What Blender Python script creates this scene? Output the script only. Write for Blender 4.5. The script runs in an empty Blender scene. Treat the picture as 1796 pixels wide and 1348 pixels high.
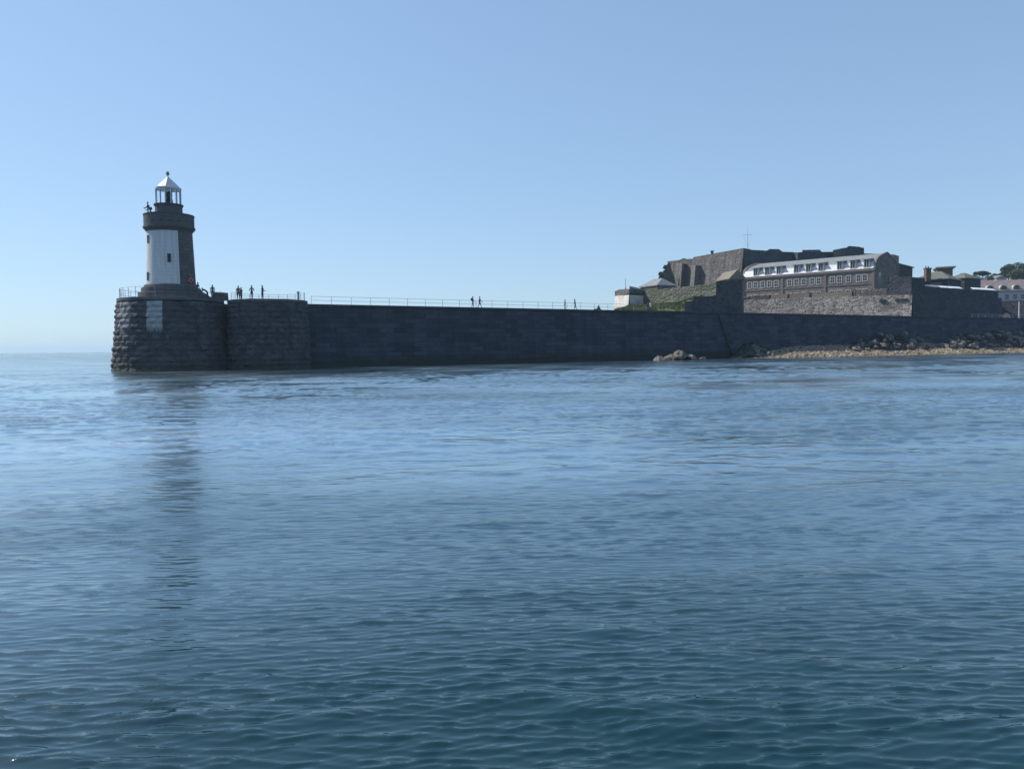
import bpy, bmesh, math, random
import numpy as np
from mathutils import Vector, Matrix, Euler, noise

random.seed(7)
rng = np.random.default_rng(11)
S = bpy.context.scene
COL = S.collection
R = math.radians

# ------------------------------------------------------------------ camera
EYE = 2.2
F = 1349.0                       # focal length in photograph pixels (1796 x 1348)
TILT = 0.0105
PITCH = math.atan((674 - 609.1) / F)
cam_d = bpy.data.cameras.new('camera')
cam = bpy.data.objects.new('camera', cam_d)
COL.objects.link(cam)
S.camera = cam
cam_d.sensor_width = 36.0
cam_d.lens = F / 1796 * 36
cam_d.clip_start = 0.1
cam_d.clip_end = 60000
ROT = (Euler((math.pi / 2 - PITCH, 0, 0)).to_matrix() @ Matrix.Rotation(-math.atan(TILT), 3, 'Z'))
cam.matrix_world = Matrix.Translation((0, 0, EYE)) @ ROT.to_4x4()


def ray(px, py):
    return ROT @ Vector(((px - 898) / F, -(py - 674) / F, -1))


def P(px, py, D):
    """world point seen at a photograph pixel, D metres away"""
    r = ray(px, py)
    k = D / r.y
    return Vector((r.x * k, D, EYE + r.z * k))


def PX(px, D, z):
    """world point of column px at distance D and height z"""
    n = ray(px, 0).cross(ray(px, 1348))
    return Vector((-(n.y * D + n.z * (z - EYE)) / n.x, D, z))


def on_line(A, B, px, z):
    """point of the plan line A-B at column px and height z"""
    n = ray(px, 0).cross(ray(px, 1348))
    d = B - A
    t = -(n.x * A.x + n.y * A.y + n.z * (z - EYE)) / (n.x * d.x + n.y * d.y)
    return Vector((A.x + d.x * t, A.y + d.y * t, z))


# ------------------------------------------------------------------ object helpers
ORG = {}


def props(o, label=None, cat=None, group=None, kind=None):
    if label: o['label'] = label
    if cat: o['category'] = cat
    if group: o['group'] = group
    if kind: o['kind'] = kind
    return o


def thing(name, label, cat, loc, group=None):
    o = bpy.data.objects.new(name, None)
    COL.objects.link(o)
    o.empty_display_size = 0.3
    o.location = loc
    ORG[o] = Vector(loc)
    return props(o, label, cat, group)


class MB:
    def __init__(s):
        s.v, s.f, s.uv, s.m = [], [], [], []

    def face(s, pts, uv=None, m=0):
        i = len(s.v)
        s.v += [tuple(p) for p in pts]
        s.f.append(tuple(range(i, i + len(pts))))
        if uv is None:
            a, b, c = Vector(pts[0]), Vector(pts[1]), Vector(pts[-1])
            n = (b - a).cross(c - a)
            if abs(n.z) > 0.8 * max(n.length, 1e-9):
                uv = [(p[0], p[1]) for p in pts]
            else:
                h = Vector((-n.y, n.x, 0))
                h = h.normalized() if h.length > 1e-9 else Vector((1, 0, 0))
                uv = [(h.x * p[0] + h.y * p[1], p[2]) for p in pts]
        s.uv.append(uv)
        s.m.append(m)

    def grid(s, rows, uvs=None, m=0, close=False):
        """rows of points, shared vertices (smooth-able)"""
        i0 = len(s.v)
        nr, nc = len(rows), len(rows[0])
        for r in rows: s.v += [tuple(p) for p in r]
        for a in range(nr - 1):
            for b in range(nc if close else nc - 1):
                b2 = (b + 1) % nc
                s.f.append((i0 + a * nc + b, i0 + a * nc + b2, i0 + (a + 1) * nc + b2, i0 + (a + 1) * nc + b))
                if uvs:
                    u2 = uvs[a][b + 1], uvs[a + 1][b + 1]
                    s.uv.append([uvs[a][b], u2[0], u2[1], uvs[a + 1][b]])
                else:
                    s.uv.append([(rows[a][b][0], rows[a][b][1])] * 4)
                s.m.append(m)

    def box(s, o, ex, ey, ez, m=0):
        """box from corner o along three edge vectors"""
        o, ex, ey, ez = Vector(o), Vector(ex), Vector(ey), Vector(ez)
        c = [o, o + ex, o + ex + ey, o + ey]
        t = [p + ez for p in c]
        s.face(c[::-1], m=m)
        s.face(t, m=m)
        for i in range(4):
            j = (i + 1) % 4
            s.face([c[i], c[j], t[j], t[i]], m=m)

    def prism(s, bot, top, m=0, cap=True):
        n = len(bot)
        u = 0
        for i in range(n):
            j = (i + 1) % n
            L = (Vector(bot[j]) - Vector(bot[i])).length
            s.face([bot[i], bot[j], top[j], top[i]],
                   [(u, bot[i][2]), (u + L, bot[j][2]), (u + L, top[j][2]), (u, top[i][2])], m)
            u += L
        if cap:
            s.face(top, m=m)
            s.face(bot[::-1], m=m)

    def tube(s, a, b, r, n=6, r2=None, m=0):
        a, b = Vector(a), Vector(b)
        d = (b - a).normalized()
        x = d.orthogonal().normalized()
        y = d.cross(x)
        r2 = r if r2 is None else r2
        A = [a + (x * math.cos(t) + y * math.sin(t)) * r for t in [2 * math.pi * i / n for i in range(n)]]
        B = [b + (x * math.cos(t) + y * math.sin(t)) * r2 for t in [2 * math.pi * i / n for i in range(n)]]
        for i in range(n):
            j = (i + 1) % n
            s.face([A[i], A[j], B[j], B[i]], m=m)
        s.face(A[::-1], m=m)
        s.face(B, m=m)

    def build(s, name, mats, parent=None, smooth=False, weld=True):
        org = ORG[parent] if parent is not None else Vector((0, 0, 0))
        me = bpy.data.meshes.new(name)
        me.from_pydata([(p[0] - org.x, p[1] - org.y, p[2] - org.z) for p in s.v], [], s.f)
        uvl = me.uv_layers.new(name='UVMap')
        flat = [c for f in s.uv for uv in f for c in uv]
        uvl.data.foreach_set('uv', flat)
        if not isinstance(mats, (list, tuple)): mats = [mats]
        for mt in mats: me.materials.append(mt)
        me.polygons.foreach_set('material_index', s.m)
        if weld:
            bm = bmesh.new()
            bm.from_mesh(me)
            bmesh.ops.remove_doubles(bm, verts=bm.verts, dist=0.0008)
            bmesh.ops.recalc_face_normals(bm, faces=bm.faces)
            bm.to_mesh(me)
            bm.free()
        if smooth:
            me.polygons.foreach_set('use_smooth', [True] * len(me.polygons))
        me.update()
        o = bpy.data.objects.new(name, me)
        COL.objects.link(o)
        if parent is not None:
            o.parent = parent
        ORG[o] = org
        return o


def copy_part(src, parent, off):
    c = src.copy()
    COL.objects.link(c)
    c.parent = parent
    c.location = src.location + Vector(off)
    for ch in [k for k in KIDS.get(src, [])]:
        d = ch.copy()
        COL.objects.link(d)
        d.parent = c
    return c


KIDS = {}


def kid(o, p):
    KIDS.setdefault(p, []).append(o)
    return o


# ------------------------------------------------------------------ materials
def new_mat(name):
    m = bpy.data.materials.new(name)
    m.use_nodes = True
    nt = m.node_tree
    b = nt.nodes['Principled BSDF']
    return m, nt, b


def nd(nt, t, **kw):
    n = nt.nodes.new(t)
    for k, v in kw.items():
        if k.startswith('_'):
            setattr(n, k[1:], v)
        else:
            n.inputs[k.replace('__', ' ')].default_value = v
    return n


def lk(nt, a, b): nt.links.new(a, b)


def rgb(c): return (c[0], c[1], c[2], 1)


def mix(nt, fac, a, b, blend='MIX'):
    n = nt.nodes.new('ShaderNodeMix')
    n.data_type = 'RGBA'
    n.blend_type = blend
    n.clamp_factor = True
    n.clamp_result = False
    for sock, val in ((n.inputs[0], fac), (n.inputs[6], a), (n.inputs[7], b)):
        if isinstance(val, bpy.types.NodeSocket):
            nt.links.new(val, sock)
        elif isinstance(val, (int, float)):
            sock.default_value = val
        else:
            sock.default_value = rgb(val)
    return n.outputs[2]


def math_n(nt, op, a, b=None, clamp=False):
    n = nt.nodes.new('ShaderNodeMath')
    n.operation = op
    n.use_clamp = clamp
    for i, v in enumerate((a, b)):
        if v is None: continue
        if isinstance(v, bpy.types.NodeSocket): nt.links.new(v, n.inputs[i])
        else: n.inputs[i].default_value = v
    return n.outputs[0]


def ramp(nt, fac, stops):
    n = nt.nodes.new('ShaderNodeValToRGB')
    while len(n.color_ramp.elements) < len(stops): n.color_ramp.elements.new(0.5)
    for e, (p, c) in zip(n.color_ramp.elements, stops):
        e.position = p
        e.color = rgb(c) if not isinstance(c, (int, float)) else (c, c, c, 1)
    nt.links.new(fac, n.inputs[0])
    return n.outputs[0]


def noise_n(nt, vec, scale, detail=4, rough=0.55, dist=0):
    n = nd(nt, 'ShaderNodeTexNoise', Scale=scale, Detail=detail, Roughness=rough, Distortion=dist)
    nt.links.new(vec, n.inputs['Vector'])
    return n.outputs[0]


def uvm(nt, sx=1, sy=1, obj=False):
    tc = nt.nodes.new('ShaderNodeTexCoord')
    mp = nd(nt, 'ShaderNodeMapping')
    mp.inputs['Scale'].default_value = (sx, sy, 1 if not obj else sx)
    nt.links.new(tc.outputs['Object' if obj else 'UV'], mp.inputs['Vector'])
    return mp.outputs[0]


def bump(nt, b, h, dist, strength=1.0):
    n = nd(nt, 'ShaderNodeBump', Strength=strength, Distance=dist)
    nt.links.new(h, n.inputs['Height'])
    nt.links.new(n.outputs[0], b.inputs['Normal'])
    return n


def plain(name, c, rough=0.6, metal=0.0, spec=0.5, var=0.15, scale=3):
    m, nt, b = new_mat(name)
    v = uvm(nt, obj=True)
    n = noise_n(nt, v, scale, 5)
    lk(nt, mix(nt, n, [x * (1 - var) for x in c], [min(1, x * (1 + var)) for x in c]), b.inputs['Base Color'])
    b.inputs['Roughness'].default_value = rough
    b.inputs['Metallic'].default_value = metal
    b.inputs['Specular IOR Level'].default_value = spec
    return m


def ashlar(name, c1, c2, mortar, bw, bh, bumpd=0.05, stain=(0.05, 0.05, 0.05), stain_amt=0.6, moss=None, tide=False, extra=None, stain_scale=0.16):
    """coursed masonry, block sizes in metres (UV in metres)"""
    m, nt, b = new_mat(name)
    tc = nt.nodes.new('ShaderNodeTexCoord')
    uv = tc.outputs['UV']
    wob = nd(nt, 'ShaderNodeTexNoise', Scale=0.9, Detail=2)
    lk(nt, uv, wob.inputs['Vector'])
    add = nt.nodes.new('ShaderNodeVectorMath')
    add.operation = 'MULTIPLY_ADD'
    lk(nt, wob.outputs[1], add.inputs[0])
    add.inputs[1].default_value = (0.25, 0.10, 0)
    lk(nt, uv, add.inputs[2])
    br = nd(nt, 'ShaderNodeTexBrick', Scale=1.0)
    br.inputs['Brick Width'].default_value = bw
    br.inputs['Row Height'].default_value = bh
    br.inputs['Mortar Size'].default_value = min(bh, bw) * 0.05
    br.inputs['Mortar Smooth'].default_value = 0.4
    br.inputs['Color1'].default_value = rgb(c1)
    br.inputs['Color2'].default_value = rgb(c2)
    br.inputs['Mortar'].default_value = rgb(mortar)
    lk(nt, add.outputs[0], br.inputs['Vector'])
    big = noise_n(nt, uv, stain_scale, 6, 0.65)
    f = ramp(nt, big, [(0.42, 0), (0.68, 1)])
    col = mix(nt, math_n(nt, 'MULTIPLY', f, stain_amt), br.outputs[0], stain)
    fine = noise_n(nt, uv, 3.5, 5, 0.7)
    col = mix(nt, 0.55, col, ramp(nt, fine, [(0.25, 0.25), (0.75, 0.85)]), 'OVERLAY')
    if moss:
        mn = noise_n(nt, uv, 0.35, 6, 0.7)
        col = mix(nt, ramp(nt, mn, [(0.46, 0), (0.58, 0.85)]), col, moss)
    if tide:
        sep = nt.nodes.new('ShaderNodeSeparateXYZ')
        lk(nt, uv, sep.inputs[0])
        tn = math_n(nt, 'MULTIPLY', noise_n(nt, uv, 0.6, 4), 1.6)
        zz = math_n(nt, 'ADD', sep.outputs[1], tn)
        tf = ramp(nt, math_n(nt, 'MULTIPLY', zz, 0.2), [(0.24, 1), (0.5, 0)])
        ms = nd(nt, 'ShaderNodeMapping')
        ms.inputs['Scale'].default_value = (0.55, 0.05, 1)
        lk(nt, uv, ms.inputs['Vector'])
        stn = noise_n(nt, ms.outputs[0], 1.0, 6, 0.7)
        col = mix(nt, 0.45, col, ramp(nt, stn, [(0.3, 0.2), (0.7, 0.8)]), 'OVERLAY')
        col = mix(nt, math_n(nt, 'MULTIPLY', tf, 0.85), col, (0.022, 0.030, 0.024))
    if extra:
        col = extra(nt, uv, col)
    lk(nt, col, b.inputs['Base Color'])
    b.inputs['Roughness'].default_value = 0.9
    b.inputs['Specular IOR Level'].default_value = 0.25
    hh = math_n(nt, 'ADD', math_n(nt, 'MULTIPLY', br.outputs[1], -0.6), math_n(nt, 'MULTIPLY', fine, 0.8))
    bump(nt, b, hh, bumpd)
    return m


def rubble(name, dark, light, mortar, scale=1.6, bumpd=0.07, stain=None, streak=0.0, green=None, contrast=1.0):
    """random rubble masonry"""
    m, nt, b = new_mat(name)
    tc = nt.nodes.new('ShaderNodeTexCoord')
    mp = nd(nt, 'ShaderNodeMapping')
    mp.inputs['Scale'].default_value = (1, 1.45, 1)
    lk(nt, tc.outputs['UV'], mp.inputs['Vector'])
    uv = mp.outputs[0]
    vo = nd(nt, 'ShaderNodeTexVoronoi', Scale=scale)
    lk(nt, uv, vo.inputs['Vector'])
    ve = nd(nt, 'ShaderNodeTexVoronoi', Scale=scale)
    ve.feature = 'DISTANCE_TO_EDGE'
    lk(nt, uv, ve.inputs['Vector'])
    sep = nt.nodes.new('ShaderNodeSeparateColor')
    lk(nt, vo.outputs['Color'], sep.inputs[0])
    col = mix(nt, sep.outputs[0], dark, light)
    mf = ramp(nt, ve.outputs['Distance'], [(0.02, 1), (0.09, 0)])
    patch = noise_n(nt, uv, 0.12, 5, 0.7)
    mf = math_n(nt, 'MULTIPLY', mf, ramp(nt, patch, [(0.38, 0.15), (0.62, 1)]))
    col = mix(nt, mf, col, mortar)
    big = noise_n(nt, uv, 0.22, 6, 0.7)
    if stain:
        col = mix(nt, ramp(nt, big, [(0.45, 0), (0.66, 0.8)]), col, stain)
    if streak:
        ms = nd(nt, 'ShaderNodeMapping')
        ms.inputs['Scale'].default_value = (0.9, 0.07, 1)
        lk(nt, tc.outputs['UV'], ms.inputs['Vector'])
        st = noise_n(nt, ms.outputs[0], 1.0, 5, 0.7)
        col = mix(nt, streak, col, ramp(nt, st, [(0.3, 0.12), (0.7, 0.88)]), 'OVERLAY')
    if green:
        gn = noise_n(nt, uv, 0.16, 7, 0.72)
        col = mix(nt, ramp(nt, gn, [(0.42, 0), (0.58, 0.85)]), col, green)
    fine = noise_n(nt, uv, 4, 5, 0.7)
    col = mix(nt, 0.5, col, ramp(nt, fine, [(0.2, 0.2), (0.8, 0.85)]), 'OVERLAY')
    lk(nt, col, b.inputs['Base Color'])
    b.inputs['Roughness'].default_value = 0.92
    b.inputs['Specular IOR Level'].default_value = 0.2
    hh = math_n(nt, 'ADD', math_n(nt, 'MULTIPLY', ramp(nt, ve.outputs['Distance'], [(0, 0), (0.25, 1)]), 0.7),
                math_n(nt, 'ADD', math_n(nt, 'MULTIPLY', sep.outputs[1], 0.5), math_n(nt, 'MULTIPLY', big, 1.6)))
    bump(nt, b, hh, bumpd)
    return m


def slate(name, c, rough=0.45, spec=0.5, rows=0.3):
    m, nt, b = new_mat(name)
    uv = uvm(nt)
    br = nd(nt, 'ShaderNodeTexBrick', Scale=1.0)
    br.inputs['Brick Width'].default_value = rows * 1.2
    br.inputs['Row Height'].default_value = rows
    br.inputs['Mortar Size'].default_value = 0.01
    br.inputs['Color1'].default_value = rgb([x * 0.85 for x in c])
    br.inputs['Color2'].default_value = rgb([x * 1.12 for x in c])
    br.inputs['Mortar'].default_value = rgb([x * 0.6 for x in c])
    lk(nt, uv, br.inputs['Vector'])
    n = noise_n(nt, uv, 0.35, 6, 0.7)
    col = mix(nt, 0.5, br.outputs[0], ramp(nt, n, [(0.25, 0.3), (0.75, 0.75)]), 'OVERLAY')
    lk(nt, col, b.inputs['Base Color'])
    b.inputs['Roughness'].default_value = rough
    b.inputs['Specular IOR Level'].default_value = spec
    bump(nt, b, br.outputs[1], -0.02)
    return m


M = {}


def paint_mask(bands):
    """white paint in UV space: u0,u1 in degrees round the wall, v0 ragged foot"""
    def f(nt, uv, col):
        sep = nt.nodes.new('ShaderNodeSeparateXYZ')
        lk(nt, uv, sep.inputs[0])
        rag = noise_n(nt, uv, 1.7, 6, 0.75)
        for (u0, u1, v0, ragged, white) in bands:
            a = math_n(nt, 'MULTIPLY', math_n(nt, 'GREATER_THAN', sep.outputs[0], u0), math_n(nt, 'LESS_THAN', sep.outputs[0], u1))
            h = math_n(nt, 'SUBTRACT', sep.outputs[1], v0)
            r = math_n(nt, 'MULTIPLY', math_n(nt, 'SUBTRACT', rag, 0.5), ragged * 5.0)
            k = ramp(nt, math_n(nt, 'ADD', math_n(nt, 'ADD', h, r), 0.5), [(0.45, 0), (0.6, 1)])
            col = mix(nt, math_n(nt, 'MULTIPLY', a, k), col, white)
        return col
    return f


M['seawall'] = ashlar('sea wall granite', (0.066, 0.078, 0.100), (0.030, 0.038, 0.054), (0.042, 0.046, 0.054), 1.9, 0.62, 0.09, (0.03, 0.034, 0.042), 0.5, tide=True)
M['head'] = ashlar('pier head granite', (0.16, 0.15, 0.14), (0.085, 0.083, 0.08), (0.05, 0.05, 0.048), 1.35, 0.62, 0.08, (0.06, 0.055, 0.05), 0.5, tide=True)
M['deck'] = plain('paved deck', (0.24, 0.22, 0.20), 0.9)
M['dressed'] = ashlar('dressed granite', (0.135, 0.132, 0.14), (0.095, 0.095, 0.102), (0.05, 0.05, 0.054), 1.0, 0.42, 0.03, (0.065, 0.062, 0.064), 0.5)
M['white_gloss'] = plain('white gloss paint', (0.72, 0.74, 0.76), 0.3, 0, 0.5, 0.06)
M['roof_metal'] = plain('painted lantern roof', (0.46, 0.47, 0.48), 0.3, 0.4, 0.6, 0.08)
M['lantern_grey'] = plain('grey lantern paint', (0.22, 0.23, 0.25), 0.5)
M['dark'] = plain('dark opening', (0.012, 0.013, 0.016), 0.7)
M['iron'] = plain('galvanised rail', (0.28, 0.29, 0.30), 0.55, 0.3)
M['old_iron'] = plain('old dark iron', (0.06, 0.062, 0.068), 0.7)
M['white_rail'] = plain('white painted rail', (0.7, 0.7, 0.7), 0.5)
M['fort_dark'] = rubble('shaded bastion stone', (0.038, 0.042, 0.05), (0.075, 0.08, 0.09), (0.085, 0.09, 0.10), 1.3, 0.10, (0.034, 0.038, 0.044))  # darker copy of the castle stone, shade of unlit faces put into its colour
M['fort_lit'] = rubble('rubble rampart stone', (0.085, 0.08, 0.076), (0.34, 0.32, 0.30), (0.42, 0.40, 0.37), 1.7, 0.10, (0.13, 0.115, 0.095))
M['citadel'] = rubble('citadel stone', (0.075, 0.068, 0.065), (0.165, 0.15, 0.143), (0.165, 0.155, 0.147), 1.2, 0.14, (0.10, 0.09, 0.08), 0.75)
M['mossy'] = rubble('mossy curtain stone', (0.10, 0.098, 0.085), (0.20, 0.19, 0.165), (0.20, 0.19, 0.16), 1.2, 0.16, (0.09, 0.085, 0.07), 0.4, (0.075, 0.09, 0.05))
M['limewash'] = ashlar('worn limewashed stone', (0.64, 0.63, 0.60), (0.52, 0.51, 0.48), (0.42, 0.42, 0.39), 1.1, 0.5, 0.05, (0.34, 0.29, 0.24), 0.6, stain_scale=0.5)
M['barrack'] = ashlar('barrack stone', (0.235, 0.195, 0.175), (0.13, 0.108, 0.10), (0.20, 0.18, 0.165), 0.9, 0.38, 0.05, (0.11, 0.09, 0.08), 0.5)
M['barrack_trim'] = plain('barrack dressed trim', (0.17, 0.145, 0.135), 0.85)
M['surround'] = plain('pale window surround', (0.43, 0.42, 0.405), 0.7)
M['glass'] = plain('dark window glass', (0.02, 0.022, 0.026), 0.12, 0, 0.6)
M['slate'] = slate('weathered slate', (0.23, 0.235, 0.225), 0.55)
M['slate_glare'] = slate('steep slate with sun glare', (0.66, 0.66, 0.65), 0.35, 0.8, 0.32)  # sun glare on the lower slope put into a near-white slate colour
M['slate_brown'] = slate('brown lichen slate', (0.20, 0.165, 0.13), 0.75, 0.3)
M['slate_green'] = slate('greenish slate', (0.15, 0.155, 0.12), 0.7, 0.3)
M['tile_pink'] = slate('faded clay tile', (0.25, 0.20, 0.185), 0.8, 0.3)
M['render_pale'] = plain('pale grey render', (0.44, 0.45, 0.46), 0.85, var=0.2, scale=0.8)
M['brick_red'] = plain('red brick', (0.14, 0.085, 0.075), 0.85, var=0.35, scale=4)
M['roof_glare'] = plain('roof sheet with sun glare', (0.75, 0.75, 0.73), 0.35)  # glare of the lean-to roofs put into the colour as white


def rocky(name, dark, light, tint=None, scale=0.7, bd=0.25):
    m, nt, b = new_mat(name)
    v = uvm(nt, obj=True)
    n = noise_n(nt, v, scale, 8, 0.7)
    col = ramp(nt, n, [(0.3, dark), (0.52, [(a + c) / 2 for a, c in zip(dark, light)]), (0.72, light)])
    if tint:
        n2 = noise_n(nt, v, scale * 0.5, 5, 0.7)
        col = mix(nt, ramp(nt, n2, [(0.5, 0), (0.62, 0.8)]), col, tint)
    lk(nt, col, b.inputs['Base Color'])
    b.inputs['Roughness'].default_value = 0.85
    b.inputs['Specular IOR Level'].default_value = 0.3
    vo = nd(nt, 'ShaderNodeTexVoronoi', Scale=scale * 3)
    lk(nt, v, vo.inputs['Vector'])
    bump(nt, b, math_n(nt, 'ADD', n, math_n(nt, 'MULTIPLY', vo.outputs['Distance'], 0.5)), bd)
    return m


M['rock'] = rocky('shore rock', (0.05, 0.045, 0.042), (0.27, 0.235, 0.20), (0.10, 0.09, 0.06))
M['rock_dark'] = rocky('dark shore rock', (0.018, 0.018, 0.02), (0.085, 0.078, 0.072), (0.035, 0.034, 0.028))
M['rock_mid'] = rocky('broken shore rock', (0.055, 0.05, 0.046), (0.30, 0.26, 0.22), (0.11, 0.10, 0.07), 1.1)
M['shingle'] = rocky('shingle', (0.13, 0.105, 0.075), (0.34, 0.285, 0.205), (0.17, 0.13, 0.065), 1.6, 0.12)
M['weed'] = rocky('seaweed stones', (0.10, 0.065, 0.03), (0.40, 0.34, 0.25), (0.17, 0.12, 0.05), 0.9, 0.1)
M['turf'] = rocky('turf', (0.05, 0.07, 0.02), (0.115, 0.13, 0.04), (0.10, 0.095, 0.05), 0.5, 0.2)
M['earth'] = plain('castle ground', (0.14, 0.13, 0.10), 0.95)


def leafmat(name, c):
    m, nt, b = new_mat(name)
    oi = nt.nodes.new('ShaderNodeNewGeometry')
    col = ramp(nt, oi.outputs['Random Per Island'], [(0.0, [x * 0.55 for x in c]), (0.6, c), (1.0, [x * 1.5 for x in c])])
    lk(nt, col, b.inputs['Base Color'])
    b.inputs['Roughness'].default_value = 0.75
    b.inputs['Specular IOR Level'].default_value = 0.2
    return m


M['leaf_dark'] = leafmat('dark leaves', (0.055, 0.08, 0.04))
M['leaf_pine'] = leafmat('pine needles', (0.045, 0.062, 0.036))
M['leaf_pale'] = leafmat('pale leaves', (0.10, 0.12, 0.06))
M['blade'] = leafmat('grass blades', (0.09, 0.115, 0.03))
M['bark'] = plain('bark', (0.07, 0.055, 0.045), 0.9)

# ------------------------------------------------------------------ light and sky
SUN_AZ = -68.0      # degrees from straight ahead, negative = left
SUN_EL = 45.0
sd = Vector((math.sin(R(SUN_AZ)) * math.cos(R(SUN_EL)), math.cos(R(SUN_AZ)) * math.cos(R(SUN_EL)), math.sin(R(SUN_EL))))
sl = bpy.data.lights.new('sun', 'SUN')
sl.energy = 4.2
sl.angle = R(0.53)
sl.color = (1.0, 0.96, 0.90)
so = bpy.data.objects.new('sun', sl)
COL.objects.link(so)
so.rotation_euler = sd.to_track_quat('Z', 'Y').to_euler()
so.location = (-60, 40, 80)

w = bpy.data.worlds.new('World')
S.world = w
w.use_nodes = True
wn = w.node_tree
sky = wn.nodes.new('ShaderNodeTexSky')
sky.sky_type = 'NISHITA'
sky.sun_disc = False
sky.sun_elevation = R(SUN_EL)
sky.sun_rotation = R(SUN_AZ)
sky.altitude = 0
sky.air_density = 1.0
sky.dust_density = 0.3
sky.ozone_density = 1.6
bg = wn.nodes['Background']
bg.inputs[1].default_value = 0.15
ga = nd(wn, 'ShaderNodeGamma', Gamma=0.5)
wn.links.new(sky.outputs[0], ga.inputs[0])
wb = mix(wn, 1.0, ga.outputs[0], (1.15, 1.47, 1.83), 'MULTIPLY')   # cool white balance of the whole sky
wn.links.new(wb, bg.inputs[0])

S.view_settings.view_transform = 'Standard'
S.view_settings.look = 'None'
S.view_settings.gamma = 1
S.view_settings.exposure = 0.35
S.render.engine = 'CYCLES'
S.cycles.use_denoising = True
S.cycles.max_bounces = 6
S.cycles.diffuse_bounces = 2
S.cycles.glossy_bounces = 3
S.cycles.caustics_reflective = False
S.cycles.caustics_refractive = False
S.cycles.sample_clamp_indirect = 6
S.cycles.sample_clamp_direct = 4


# ------------------------------------------------------------------ the sea: one sheet, real waves
def make_sea():
    q = 0.0025
    r_list = []
    r = 0.4
    while r < 2.8:
        r_list.append(r)
        r *= 1.009
    r = 2.8
    while r < 420:
        r_list.append(r)
        r *= 1 + q
    while r < 6200:
        r_list.append(r)
        r *= 1.03
    rr = np.array(r_list)
    fine = np.arange(-R(47), R(47), q)
    mid = np.arange(R(47), R(100), 0.0065)
    rest = np.linspace(R(100), 2 * math.pi - R(100), 60)
    th = np.concatenate([-mid[::-1][:-1], fine, mid, rest[1:-1]])
    TH, RR = np.meshgrid(th, rr)
    X = RR * np.sin(TH)
    Y = RR * np.cos(TH)
    Zs, Zm, Zl = np.zeros_like(X), np.zeros_like(X), np.zeros_like(X)
    dx = np.full_like(RR, 0.0)
    step = np.maximum(RR * q, 0.0)
    step[RR > 430] = RR[RR > 430] * 0.03
    a_ = np.abs(np.where(TH > math.pi, TH - 2 * math.pi, TH))
    side = a_ > R(46.5)
    step[side] = np.maximum(step[side], RR[side] * 0.0065)
    far_ang = a_ > R(99)
    step[far_ang] = RR[far_ang] * 0.05
    step[RR < 2.8] = np.maximum(step[RR < 2.8], RR[RR < 2.8] * 0.009)

    # slow patches where the ripples are stronger or calmer
    def patch(n, l0, l1, seed, aniso=2.2):
        g = np.random.default_rng(seed)
        s = np.zeros_like(X)
        for _ in range(n):
            l = math.exp(g.uniform(math.log(l0), math.log(l1)))
            a = g.uniform(0, 2 * math.pi)
            s += np.sin((X * math.cos(a) / aniso + Y * math.sin(a)) * 2 * math.pi / l + g.uniform(0, 6.28))
        return s / math.sqrt(n / 2)
    gust = np.clip(0.88 + 0.26 * patch(9, 3, 40, 5), 0.35, 1.45)
    gust2 = np.clip(0.92 + 0.22 * patch(8, 1.2, 9, 9), 0.4, 1.4)
    # the boat's own small ripples die away with distance
    wake = np.interp(RR, [4, 9, 20, 60], [0.85, 1.1, 1.1, 0.8])
    # sheltered water close in, a choppier sheet further out
    chop = np.clip((0.48 + 0.60 * np.clip((Y + 3 * patch(5, 20, 60, 3) - 11) / 7, 0, 1)) * (1 + 0.28 * patch(7, 6, 45, 15)), 0.3, 1.7)
    chop *= np.interp(RR, [35, 80], [1.0, 0.62])
    g = np.random.default_rng(21)
    lost = np.zeros_like(X)
    N = 150
    for i in range(N):
        t = (i + g.uniform(0, 1)) / N
        lam = math.exp(math.log(0.055) + t * (math.log(8.0) - math.log(0.055)))
        if lam < 0.28: ang = g.normal(-6 if i % 2 else 9, 9)
        elif lam < 1.4: ang = g.normal(3, 19 if lam < 0.7 else 22)
        else: ang = g.normal(10, 24)
        if lam > 0.2 and i % 12 == 3: ang = g.normal(45, 14)
        if lam > 0.2 and i % 14 == 5: ang = g.normal(-42, 14)
        k = 2 * math.pi / lam
        st = 0.0620 if lam < 0.11 else 0.0400 if lam < 0.15 else (0.0230 if lam < 0.28 else (0.0175 if lam < 0.5 else (0.0160 if lam < 1.4 else 0.0030)))
        a = st / k
        kx, ky = k * math.sin(R(ang)), -k * math.cos(R(ang))
        wgt = np.clip((lam / np.maximum(step, 1e-6) - 2.2) / 2.0, 0, 1)
        amp = gust * gust2 * wake if lam < 0.28 else (chop * gust2 if lam < 1.4 else 1.0)
        ph = X * kx + Y * ky + g.uniform(0, 6.283)
        tgt = Zs if lam < 0.28 else (Zm if lam < 1.4 else Zl)
        tgt += a * wgt * amp * np.sin(ph)
        lost += (1 - wgt ** 2) * (st * amp) ** 2 / 2
    # sharp crests, flat troughs
    def peaky(z, k):
        sg = z[(RR > 4) & (RR < 9)].std()
        return sg / k * (np.exp(k * np.clip(z / sg, -3, 2.6)) - math.exp(k * k / 2))
    Z = peaky(Zs, 0.45) + peaky(Zm, 0.7) + Zl
    Z *= np.clip((RR - 0.4) / 0.4, 0.0, 1)
    nr, nt_ = X.shape
    co = np.stack([X, Y, Z], -1).reshape(-1, 3)
    idx = np.arange(nr * nt_).reshape(nr, nt_)
    nxt = np.roll(idx, -1, axis=1)
    quads = np.stack([idx[:-1], idx[1:], nxt[1:], nxt[:-1]], -1).reshape(-1, 4)
    c0 = len(co)
    co = np.vstack([co, [[0, 0, 0]]])
    tri = np.stack([idx[0], nxt[0], np.full(nt_, c0)], -1)
    me = bpy.data.meshes.new('sea')
    nl = quads.size + tri.size
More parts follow.
